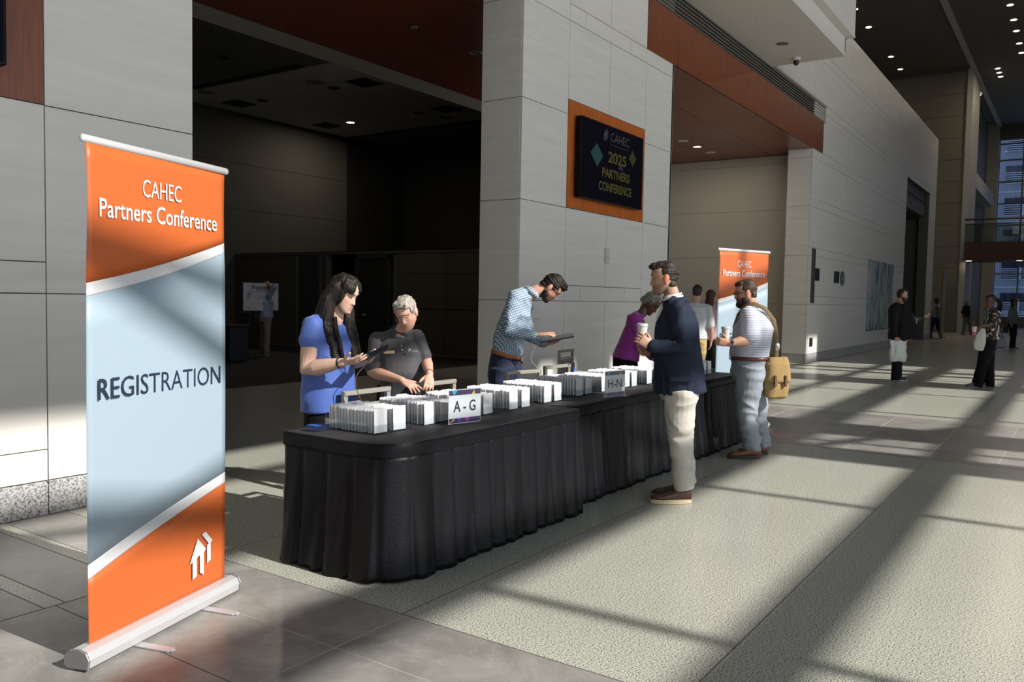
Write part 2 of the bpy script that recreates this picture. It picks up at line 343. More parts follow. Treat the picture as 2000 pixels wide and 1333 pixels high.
# atrium shell
mb=MB(); mb.box(-12.2,-12,-10.2,6.4,0,15); mb.box(-12,-8,WY,WY+.6,0,15); o=mb.build('wall_left',[stone]); struct('',o)
mb=MB(); mb.box(-12,8.0,WY,WY+.6,6.62,15); mb.box(-12,.0,WY+.1,WY+.6,0,6.62);o=mb.build('wall_upper_left',[stone]); struct('',o)
dc=mat('atrium_ceiling',(.20,.195,.175),.75)
mb=MB()
mb.box(-12,72,5.72,14,15,15.1)
for i in range(24):
    x=-12+i*3.5; mb.box(x+.02,x+3.48,-10.2,5.45,14.95,15.1)
mb.box(-12,72,-10.2,5.5,15.1,15.2)
o=mb.build('ceiling',[dc]); struct('',o)
mb=MB(); mb.box(-12,72,5.45,5.72,14.85,15.1); o=mb.build('trim_ceiling_cove',[white]); struct('',o)
mb=MB(); mb.box(8,42.6,13.9,14,9,15); mb.box(8,42.6,WY+.3,14,8.98,9.08); o=mb.build('wall_upper_gallery',[plaster]); struct('',o)
# white bulkhead over the right opening
mb=MB(); mb.box(-12,18.04,4.22,WY+.0,6.59,6.66); mb.box(-12,18.04,4.22,4.27,6.66,6.97); mb.box(-12,18.1,4.06,4.27,6.95,7.0); mb.box(-12,18.15,4.06,4.12,7.0,9.2); mb.box(18.1,18.15,4.06,WY,6.97,9.2); mb.box(17.99,18.04,4.22,WY,6.66,6.97)
o=mb.build('ceiling_bulkhead',[white]); struct('',o)
# far end
fw=mat('far_wall',(.17,.15,.115),.6); 
mb=MB()
for i in range(12):
    mb.box(54,54.1,5.9,14,i*1.24+.01,i*1.24+1.23)
mb.box(54.04,54.3,5.72,14,0,15,1)
mb.box(42.6,54,13.9,14,0,15,0)
o=mb.build('wall_far',[fw,joint]); struct('',o)
fp=mat('far_pier',(.42,.41,.38),.5)
mb=MB(); mb.box(53.9,57.5,5.6,5.9,0,15); o=mb.build('wall_far_pier',[fp]); struct('',o)
mb=MB()
for i in range(12): mb.box(57.5,71.4,6.3,6.4,i*1.24+.01,i*1.24+1.23)
mb.box(57.5,71.4,6.34,6.6,0,15,1); mb.box(57.5,69,5.6,6.3,8.7,9.6,2); mb.box(71.2,71.8,5.55,6.3,0,15,2)
o=mb.build('wall_far_side',[fw,joint,fp]); struct('',o)
# far curtain wall
mb=MB()
mb.box(71.8,72.1,-10.2,5.7,0,.75)
for y in [5.55-k*1.55 for k in range(11)]: mb.box(71.9,72.05,y-.05,y+.05,.7,14)
for z in (.75,2.0,4.0,6.0,7.6,9.2,10.8,12.4,13.6): mb.box(71.88,72.06,-10.2,5.6,z-.05,z+.05)
mb.box(71.8,72.1,-10.2,5.7,13.9,15)
w1=mb.build('window_1',[mull]); struct('',w1)
glass=bpy.data.materials.new('window_glass'); glass.use_nodes=True; N,Lk=nd(glass); N.clear(); o_=N.new('ShaderNodeOutputMaterial'); mx=N.new('ShaderNodeMixShader'); tr=N.new('ShaderNodeBsdfTransparent'); tr.inputs[0].default_value=(.46,.54,.68,1); gl=N.new('ShaderNodeBsdfGlossy'); gl.inputs[1].default_value=.03; mx.inputs[0].default_value=.06
Lk.new(tr.outputs[0],mx.inputs[1]); Lk.new(gl.outputs[0],mx.inputs[2]); Lk.new(mx.outputs[0],o_.inputs[0])
mb=MB(); mb.box(71.96,71.98,-10.2,5.6,.75,13.9); mb.build('window_pane',[glass],w1)
# building across the street
conc=mat('street_concrete',(.36,.37,.40),.7); dkw=mat('street_window',(.03,.035,.05),.2); 
mb=MB(); mb.box(95,97,-30,30,0,40)
for k in range(12):
    z=1.2+k*3.1
    for y0 in (5.1,-1.6,-8.5):
        mb.box(94.9,95.02,y0-1.9,y0+1.6,z,z+1.7,1)
        for j in range(6): mb.box(94.3,94.36,y0-1.9,y0+1.6,z-.1+j*.2,z-.02+j*.2,2)
        mb.box(94.25,94.4,y0-.1,y0+.08,z-.1,z+1.1,2)
    mb.box(94.85,95.0,-30,30,z+2.2,z+2.35,2)
o=mb.build('street_building',[conc,dkw,mat('street_rail',(.55,.56,.6),.5)]); tag(o,'pale concrete building with slatted balconies beyond the far window','building')
# bridge
mb=MB(); mb.box(53.0,56,-10.2,5.6,4.1,5.13); br=mb.build('footbridge',[mat('bridge_red',(.05,.008,.006),.5)]); tag(br,'dark red footbridge crossing the far end of the hall','footbridge')
bgls=mat('rail_glass',(.15,.17,.15),.1); 
m2=bpy.data.materials.new('bridge_glass'); m2.use_nodes=True; N,Lk=nd(m2); N.clear(); o_=N.new('ShaderNodeOutputMaterial'); tr=N.new('ShaderNodeBsdfTransparent'); tr.inputs[0].default_value=(.55,.6,.55,1); gl=N.new('ShaderNodeBsdfGlossy'); gl.inputs[1].default_value=.05; mx=N.new('ShaderNodeMixShader'); mx.inputs[0].default_value=.05; Lk.new(tr.outputs[0],mx.inputs[1]); Lk.new(gl.outputs[0],mx.inputs[2]); Lk.new(mx.outputs[0],o_.inputs[0])
mb=MB(); mb.box(53.02,53.05,-10.2,5.6,5.13,6.1); mb.build('glass_panel',[m2],br)
mb=MB(); mb.tube([(53.03,-10.2,6.38),(53.03,5.6,6.38)],.05); mb.tube([(53.03,-10.2,6.12),(53.03,5.6,6.12)],.03); mb.build('handrail',[mat('rail_brown',(.03,.01,.008),.4)],br)
# -------------------------------------------------------------- south facade (behind the camera): real frame that stripes the floor
mb=MB()
def fx(xf,yf): return xf-AZ*(yf-FY)      # facade x that shades floor point (xf,yf)
def fz(yf): return (yf-FY)*SLOPE
top=fz(6.95)
mb.box(-12,72,FY-.3,FY,top,15.2); mb.box(fx(22.8,3),72,FY-.3,FY,0,15); mb.box(-12,72,FY-.3,FY,0,.3); mb.box(-12.2,-11,FY-.3,FY,0,15)
def hb(y,wd): z=fz(y+.175); h=wd*SLOPE/2; mb.box(-11,24,FY-.25,FY-.1,z-h,z+h)
hb(1.05,.32); hb(2.78,.52); hb(4.1,.16); hb(-1.9,.3); hb(-4.5,.3); hb(-7,.3); hb(5.75,.12)
for x in [3.52+3.06*k for k in range(-4,7)]:
    X=fx(x,2); mb.box(X-.045,X+.045,FY-.2,FY-.1,0,top)
for a,b in ((8.42,9.22),(10.15,11.2),(17.2,18.4),(19.95,20.3),(20.9,21.4)):
    mb.box(fx(a,2),fx(b,2),FY-.4,FY-.1,0,top)
# slanting wind brace
p0=Vector((fx(1.7,5.75)-6,FY-.15,fz(5.75)+6*.32)); p1=Vector((fx(2.6,5.40)+9,FY-.15,fz(5.4)-9*.32))
mb.tube([p0,p1],.075,8)
o=mb.build('window_2',[mull]); struct('',o)
mb=MB(); mb.box(72.3,94,-30,30,-.1,-.05); o=mb.build('street_ground',[mat('street',(.35,.35,.34),.8)]); struct('',o)
# ================================================================ people: builders
PRZ=math.atan2(-0.8250,0.5652)
def vnoise(P,f,seed,n=9):
    rs=np.random.RandomState(seed); K=rs.normal(size=(n,3))*f; ph=rs.uniform(0,6.28,n)
    return np.sin(P@K.T+ph).sum(1)/math.sqrt(n)
def fuse(name,parts,voxel,m,parent,smooth=2,disp=None,col=None,cut=None):
    V=[];F=[]
    for v,f in parts:
        n=len(V); V+=[tuple(q) for q in v]; F+=[tuple(i+n for i in g) for g in f]
    me=bpy.data.meshes.new('t'); me.from_pydata(V,[],F); o=bpy.data.objects.new('t',me); C.objects.link(o)
    bm=bmesh.new(); bm.from_mesh(me); bmesh.ops.recalc_face_normals(bm,faces=bm.faces); bm.to_mesh(me); bm.free()
    r=o.modifiers.new('r','REMESH'); r.mode='VOXEL'; r.voxel_size=voxel; r.use_smooth_shade=True
    if smooth: s=o.modifiers.new('s','SMOOTH'); s.iterations=smooth; s.factor=.5
    bpy.context.view_layer.update()
    nm=bpy.data.meshes.new_from_object(o.evaluated_get(bpy.context.evaluated_depsgraph_get()))
    bpy.data.objects.remove(o); bpy.data.meshes.remove(me)
    nm.name=name; nm.materials.clear(); nm.materials.append(m)
    n=len(nm.vertices); co=np.empty(n*3); nm.vertices.foreach_get('co',co); co=co.reshape(-1,3)
    if disp is not None:
        no=np.empty(n*3); nm.vertices.foreach_get('normal',no); no=no.reshape(-1,3)
        d=disp(co); co=co+no*d[:,None]; nm.vertices.foreach_set('co',co.ravel())
    if col is not None:
        a=nm.color_attributes.new('Col','FLOAT_COLOR','POINT'); c=np.ones((n,4)); c[:,:3]=col(co); a.data.foreach_set('color',c.ravel())
    nm.update(); nm.polygons.foreach_set('use_smooth',[True]*len(nm.polygons))
    ob=bpy.data.objects.new(name,nm); C.objects.link(ob); ob.parent=parent
    return ob
def skinmat(name='skin'):
    if name in MATS: return MATS[name]
    m=bpy.data.materials.new(name); m.use_nodes=True; N,L=nd(m); b=N['Principled BSDF']; a=N.new('ShaderNodeAttribute'); a.attribute_name='Col'; L.new(a.outputs['Color'],b.inputs['Base Color'])
    b.inputs['Roughness'].default_value=.5; b.inputs['Subsurface Weight'].default_value=.08; b.inputs['Subsurface Scale'].default_value=.01; b.inputs['Subsurface Radius'].default_value=(1,.35,.2)
    MATS[name]=m; return m
class HF:
    def __init__(s,c,yaw,pitch,roll=0,sc=1.0):
        a=math.radians(yaw);p=math.radians(pitch)
        s.c=Vector(c); s.X=Vector((math.cos(a)*math.cos(p),math.sin(a)*math.cos(p),-math.sin(p)))
        s.Y=Vector((-math.sin(a),math.cos(a),0)); s.Z=s.X.cross(s.Y)
        if roll:
            r=math.radians(roll); s.Y=rot(s.Y,s.X,r); s.Z=rot(s.Z,s.X,r)
        s.s=sc
    def w(s,x,y,z): return s.c+(s.X*x+s.Y*y+s.Z*z)*s.s
    def loc(s,P):
        q=P-np.array(s.c); return np.stack([q@np.array(s.X),q@np.array(s.Y),q@np.array(s.Z)],1)/s.s
    def ell(s,c,r,tilt=0): 
        X,Z=s.X,s.Z
        if tilt: X=rot(X,s.Y,math.radians(tilt)); Z=rot(Z,s.Y,math.radians(tilt))
        return ellip(s.w(*c),[q*s.s for q in r],(X,s.Y,Z))
HT=[(-.122,.045,-.02,.014),(-.116,.068,-.02,.028),(-.105,.080,-.01,.040),(-.085,.084,.02,.052),(-.065,.083,.045,.060),(-.045,.083,.065,.066),(-.02,.083,.084,.071),(.005,.082,.094,.0745),(.03,.090,.1,.076),(.055,.088,.099,.0745),(.08,.076,.09,.067),(.1,.055,.070,.053),(.113,.032,.042,.033),(.12,.008,.012,.01)]
def headpart(h,jaw=1.0,nose=1.0):
    n=56; z0=HT[0][0]; z1=HT[-1][0]; V=[];rows=52
    T=np.array(HT)
    for i in range(rows):
        u=i/(rows-1); z=z0+(z1-z0)*(.5-.5*math.cos(PI*u))
        F_=np.interp(z,T[:,0],T[:,1]);B_=np.interp(z,T[:,0],T[:,2]);W=np.interp(z,T[:,0],T[:,3])
        if z<-.03: W*=jaw
        cx=(F_-B_)/2; rx=(F_+B_)/2
        for j in range(n):
            t=2*PI*j/n; x=cx+rx*math.cos(t); y=W*math.sin(t)
            if math.cos(t)>0:
                g=lambda zz,sz,yy,sy: math.exp(-((z-zz)/sz)**2-((abs(y)-yy)/sy)**2)
                nz=0
                if z>-.05 and z<.03: nz=.027*nose*max(0,(.03-z)/.07)**1.2*math.exp(-(y/.0105)**2)* (1 if z>-.038 else max(0,1-(-.038-z)/.012))
                nz+=.008*nose*g(-.036,.008,.012,.007)
                x+=nz-.012*g(.006,.013,.033,.016)+.005*g(.03,.010,.026,.022)+.006*g(-.064,.0055,0,.020)+.0055*g(-.078,.006,0,.017)-.004*g(-.071,.003,0,.022)+.007*g(-.108,.014,0,.02)+.004*g(-.02,.018,.045,.016)-.003*g(-.09,.006,0,.02)
                x+=.004*g(.006,.007,.033,.012)
            V.append(h.w(x,y,z))
    F=[(i*n+j,i*n+(j+1)%n,(i+1)*n+(j+1)%n,(i+1)*n+j) for i in range(rows-1) for j in range(n)]
    F+=[tuple(reversed(range(n))),tuple((rows-1)*n+j for j in range(n))]
    return V,F
def lerp(a,b,t): return Vector(a)*(1-t)+Vector(b)*t
def arm(s,e,w,k=1.0):
    s,e,w=Vector(s),Vector(e),Vector(w)
    P=[lerp(s,e,.06),lerp(s,e,.3),lerp(s,e,.65),e,lerp(e,w,.25),lerp(e,w,.6),w]
    R=[.04*k,.048*k,.044*k,.038*k,.041*k,.034*k,.0265]
    return tube(P,R,14)
def hand(w,d,n,side,curl=18,spread=1.0,s=1.0,thumb=.8,curls=None):
    w=Vector(w); d=Vector(d).normalized(); n=Vector(n); n=(n-d*n.dot(d)).normalized(); sd=d.cross(n); 
    if sd.dot(Vector(side))<0: sd=-sd
    parts=[]
    R=[(w-d*.02*s,sd*.026*s,n*.019*s),(w+d*.01*s,sd*.028*s,n*.018*s),(w+d*.04*s,sd*.038*s,n*.017*s),(w+d*.075*s,sd*.042*s,n*.014*s),(w+d*.094*s,sd*.040*s,n*.011*s),(w+d*.098*s,sd*.034*s,n*.006*s)]
    parts.append(loft(R,18,2.3))
    ax=d.cross(n)
    for i,(o,L) in enumerate(((.031,.070),(.0105,.079),(-.0105,.073),(-.031,.058))):
        dd=(d+sd*(.16*spread*(1.5-i)/1.5)).normalized(); p=w+d*.086*s+sd*o*s; a=dd.cross(n).normalized()
        P=[p-dd*.012*s,p]; c=curls[i] if curls else curl
        for k,fr in enumerate((.45,.30,.25)):
            dd=rot(dd,a,math.radians(c*(1.0 if k else .8))); 
            p=p+dd*L*fr*s; P.append(p)
        parts.append(tube(P,[.0088*s,.0094*s,.0086*s,.0080*s,.0068*s],10))
    p=w+d*.022*s+sd*.026*s+n*.004*s; dd=(d*.62+sd*thumb+n*.25).normalized(); P=[p,p+dd*.028*s]; dd=(dd+d*.5).normalized(); P.append(P[-1]+dd*.028*s); dd=(dd+d*.3).normalized(); P.append(P[-1]+dd*.022*s)
    parts.append(tube(P,[.014*s,.012*s,.0105*s,.008*s],10))
    return parts
def legs(J,R,cap=True):
    out=[]
    for k in 'LR':
        hp=Vector(J['h'+'p'+k]); kn=Vector(J['k'+k]); an=Vector(J['a'+k])
        out.append(tube([hp+Vector((0,0,.04)),lerp(hp,kn,.5),kn,lerp(kn,an,.35),an+Vector((0,0,0 if cap else -.05))],R,16,caps=cap))
    return out
def trings(J,ab,yaw,sc=1.0,tilt=True):
    """torso rings: centres t0.. with half widths a (side) and b (front-back)"""
    a_=math.radians(yaw); f=Vector((math.cos(a_),math.sin(a_),0)); l=Vector((-math.sin(a_),math.cos(a_),0))
    cs=[Vector(J['t%d'%i]) for i in range(len(ab))]; out=[]
    for i,c in enumerate(cs):
        t=(cs[max(i-1,0)]-cs[min(i+1,len(cs)-1)]).normalized()
        ff=(f-t*f.dot(t)).normalized() if tilt else f
        out.append((c,l*ab[i][0]*sc,ff*ab[i][1]*sc))
    return out
def shoe(parent,heel,toe,L,m,sole,k=1.0,hgt=.085,name='shoe'):
    heel=Vector(heel); heel.z=0; d=Vector(toe)-heel; d.z=0; d.normalize(); s=Vector((-d.y,d.x,0)); up=Vector((0,0,1)); z0=.024*k
    S=[(0,.030,.075),(.03,.036,.082),(.22,.038,.085),(.38,.037,.078),(.52,.041,.058),(.70,.047,.044),(.86,.044,.036),(.96,.030,.026),(1.0,.012,.012)]
    R=[(heel+d*(L*t)+up*(z0+h_*k*.5),s*w_*k,up*h_*k*.5) for t,w_,h_ in S]
    sh=fuse(name,[loft(R,24,2.5)],.006,m,parent,1)
    mb=MB(); n=24; poly=[]
    for i in range(n):
        t=2*PI*i/n; x=.5+.52*math.cos(t); w_=(.040+.009*math.cos(t))*math.sin(t)*k*1.02
        if abs(math.sin(t))>0: w_=math.copysign(abs(math.sin(t))**.7,math.sin(t))*(.040+.007*math.cos(t))*k*1.05
        poly.append((x*L,w_))
    mb.prism(poly,heel+up*.003,d,s,up*(z0+.004)); mb.build('sole',[sole],sh)
    return sh
def skincol(base,h,stub=0,stubc=(.06,.04,.03),lip=(.42,.13,.11),ear=0,soft=.02):
    base=np.array(base)
    def f(P):
        q=h.loc(P); x,y,z=q[:,0],q[:,1],q[:,2]
        c=np.tile(base,(len(P),1)).astype(float)
        c*= (1+.05*vnoise(P,25,3))[:,None]
        g=lambda zz,sz,yy,sy: np.exp(-((z-zz)/sz)**2-((np.abs(y)-yy)/sy)**2)*(x>.03)
        k=g(-.02,.025,.045,.025)*.35; c=c*(1-k[:,None])+c*np.array([1.12,.78,.75])*k[:,None]
        inh=(np.abs(y)<.09)&(z<.13)&(z>-.15)&(x>-.12)&(x<.14)
        if stub:
            s=1/(1+np.exp((z+.042+.25*np.maximum(0,.03-x))*140)); s=np.maximum(s,g(-.055,.007,0,.028)); s=s*(x>-.022)*inh*(z>-.135)
            s=s*stub*(1-.7*g(-.07,.006,0,.018)); c=c*(1-s[:,None])+np.array(stubc)*s[:,None]
        k=np.clip(g(-.070,.0105,0,.023)*1.4,0,1)*inh*(.75); c=c*(1-k[:,None])+np.array(lip)*k[:,None]
        if ear:
            k=np.exp(-((np.abs(y)-.083)/.012)**2-((x+.012)/.03)**2-((z+.006)/.045)**2)*ear; k=np.clip(k,0,1); c=c*(1-k[:,None])+np.array([.75,.13,.06])*k[:,None]
        return np.clip(c,0,1)
    return f
def ears(h):
    o=[]
    for s in (1,-1):
        o.append(h.ell((-.010,s*.081,-.002),(.021,.0105,.034),-12)); o.append(h.ell((-.004,s*.079,-.028),(.012,.010,.014)))
    return o
def face(h,parent,brow,eye=(.03,.02,.015),open_=False,lash=True):
    for s in (1,-1):
        mb=MB(); P=[h.w(.0805-abs(t)*.004-(.004 if s*t<0 else 0)*0,s*(.033+t*.013),.004-(.0035*(1-t*t))) for t in (-1,-.5,0,.5,1)]
        mb.tube(P,[.0012,.002,.0024,.002,.0012],8); e_=mb.build('eye',[mat('eye_dark',eye,.25)],parent,smooth=True)
        if open_:
            mb=MB(); mb.add(*ellip(h.w(.0775,s*.033,.004),(.006*h.s,.012*h.s,.006*h.s),(h.X,h.Y,h.Z))); mb.build('eyeball',[mat('eye_white',(.6,.57,.54),.3)],e_,smooth=True)
        mb=MB(); P=[h.w(.090-t*t*.006-.002*(t>0),s*(.030+t*.018),.027+.004*(1-t*t)) for t in (-1,-.5,0,.5,1)]
        mb.tube(P,[.002,.0034,.0038,.003,.0014],8); mb.build('eyebrow',[mat('brow_%d'%(brow[0]*1000),brow,.7)],parent,smooth=True)
def hairmat(name,col,hi=1.8,rough=.38,scale=60):
    return mat(name,col,max(rough,.55),noise_amt=.5,noise_scale=scale,stretch=(1,1,.12),bump=.3,bump_scale=scale*1.5,spec=.3)
def hair(h,blobs,m,parent,vox=.0045,amp=.0022,freq=(90,90,12),name='hair',extra=None,flow='z'):
    parts=[h.ell(c,r,*(t,)) for c,r,t in blobs]+(extra or [])
    def d(P):
        q=h.loc(P)
        if flow=='x': q2=q*np.array([freq[2],freq[0],freq[1]])/60.
        else: q2=q*np.array(freq)/60.
        return amp*vnoise(q2,60,5,7)+amp*.6*vnoise(q2,120,8,7)
    return fuse(name,parts,vox,m,parent,2,d)
def cloth(amp=.004,seed=1,f=(9,9,16),ridge=True):
    def d(P):
        q=P*np.array(f)/10.; n=vnoise(q+.5*vnoise(P,6,seed+9)[:,None]*.3,10,seed); 
        r=(1-np.abs(n))*2-1 if ridge else n
        return amp*(.7*r+.4*vnoise(q,22,seed+2))
    return d
def fabric(name,col,rough=.8,sheen=.2,bump=.25):
    return mat(name,col,rough,noise_amt=.06,noise_scale=120,bump=bump,bump_scale=28,sheen=sheen,spec=.15 if max(col)<.06 else .4)
def collar(nk,up,r,ht,m,parent,front,open_=.3,name='collar',fl=1.25):
    """folded shirt collar round the neck, open at the front"""
    nk=Vector(nk);up=Vector(up).normalized(); f=Vector(front); f=(f-up*f.dot(up)).normalized(); s=up.cross(f)
    V=[];n=36
    for k,(rr,hh) in enumerate(((r*.98,0),(r*.93,ht),(r*1.0,ht*1.06),(r*fl,ht*.05),(r*fl*.97,ht*.02),(r*.99,ht*.9))):
        for i in range(n+1):
            t=open_+(2*PI-2*open_)*i/n; e_=math.exp(-((min(t,2*PI-t)-open_)/.35)**2)
            q=nk+f*math.cos(t)*rr*1.05+s*math.sin(t)*rr+up*(hh-(.022*e_ if k in(3,4) else .006*e_)); V.append(q)
    F=[(k*(n+1)+i,k*(n+1)+i+1,(k+1)*(n+1)+i+1,(k+1)*(n+1)+i) for k in range(5) for i in range(n)]
    o=mesh(name,V,F,m,parent,smooth=True); md=o.modifiers.new('s','SOLIDIFY'); md.thickness=.002; return o
def belt(J,c,a,b,yaw,tilt,m,parent,h=.032,buckle=True):
    a_=math.radians(yaw); f=Vector((math.cos(a_),math.sin(a_),0)); l=Vector((-math.sin(a_),math.cos(a_),0)); up=Vector(tilt).normalized(); f=(f-up*f.dot(up)).normalized(); l=(l-up*l.dot(up)).normalized()
    c=Vector(c)
    R=[(c-up*h/2,l*a,f*b),(c-up*h/2,l*(a+.006),f*(b+.006)),(c+up*h/2,l*(a+.006),f*(b+.006)),(c+up*h/2,l*a,f*b)]
    V,F=loft(R,48,2.2,False); o=mesh('belt',V,F,m,parent,smooth=True)
    if buckle:
        mb=MB(); q=c+f*(b+.009); mb.box(-.003,.003,-.022,.022,-.02,.02,0,Matrix.Translation(q)@Matrix((( f.x,l.x,up.x,0),(f.y,l.y,up.y,0),(f.z,l.z,up.z,0),(0,0,0,1)))); mb.build('buckle',[chrome],o)
    return o
def person(key,label,loc=None):
    (X,Y),J=PD[key]; J={k:Vector(v) for k,v in J.items()}
    t=thing('person',label,'person',(X,Y,0),PRZ); return t,J
def slab(c,ax,ay,nz,w,h,t,name,m,parent=None,bev=.003):
    c=Vector(c);ax=Vector(ax).normalized();nz=Vector(nz).normalized();ay=nz.cross(ax)
    mb=MB(); T=Matrix(((ax.x,ay.x,nz.x,c.x),(ax.y,ay.y,nz.y,c.y),(ax.z,ay.z,nz.z,c.z),(0,0,0,1))); mb.box(-w/2,w/2,-h/2,h/2,-t/2,t/2,0,T)
    return mb.build(name,[m],parent,bev=bev)
def toworld(root,v):
    return Matrix.Translation(root.location)@Matrix.Rotation(PRZ,4,'Z')@Vector(v)
def cup(root,J,key,label,tilt=0,lid=(.50,.52,.53),sleeve=False):
    p=toworld(root,J[key]); t=thing('coffee_cup',label,'cup',p-Vector((0,0,.055)),PRZ)
    V,F=loft([(Vector((0,0,z)),Vector((r_,0,0)),Vector((0,r_,0))) for z,r_ in ((0,.029),(.001,.0295),(.105,.0395),(.106,.038))],32)
    mesh('cup_body',V,F,mat('paper_cup',(.55,.54,.52),.6),t,smooth=False)
    V,F=loft([(Vector((0,0,z)),Vector((r_,0,0)),Vector((0,r_,0))) for z,r_ in ((.1,.0415),(.106,.043),(.109,.0425),(.111,.0405),(.122,.039),(.123,.036),(.119,.034))],32)
    mesh('lid',V,F,mat('cup_lid',lid,.4),t,smooth=False)
    return t
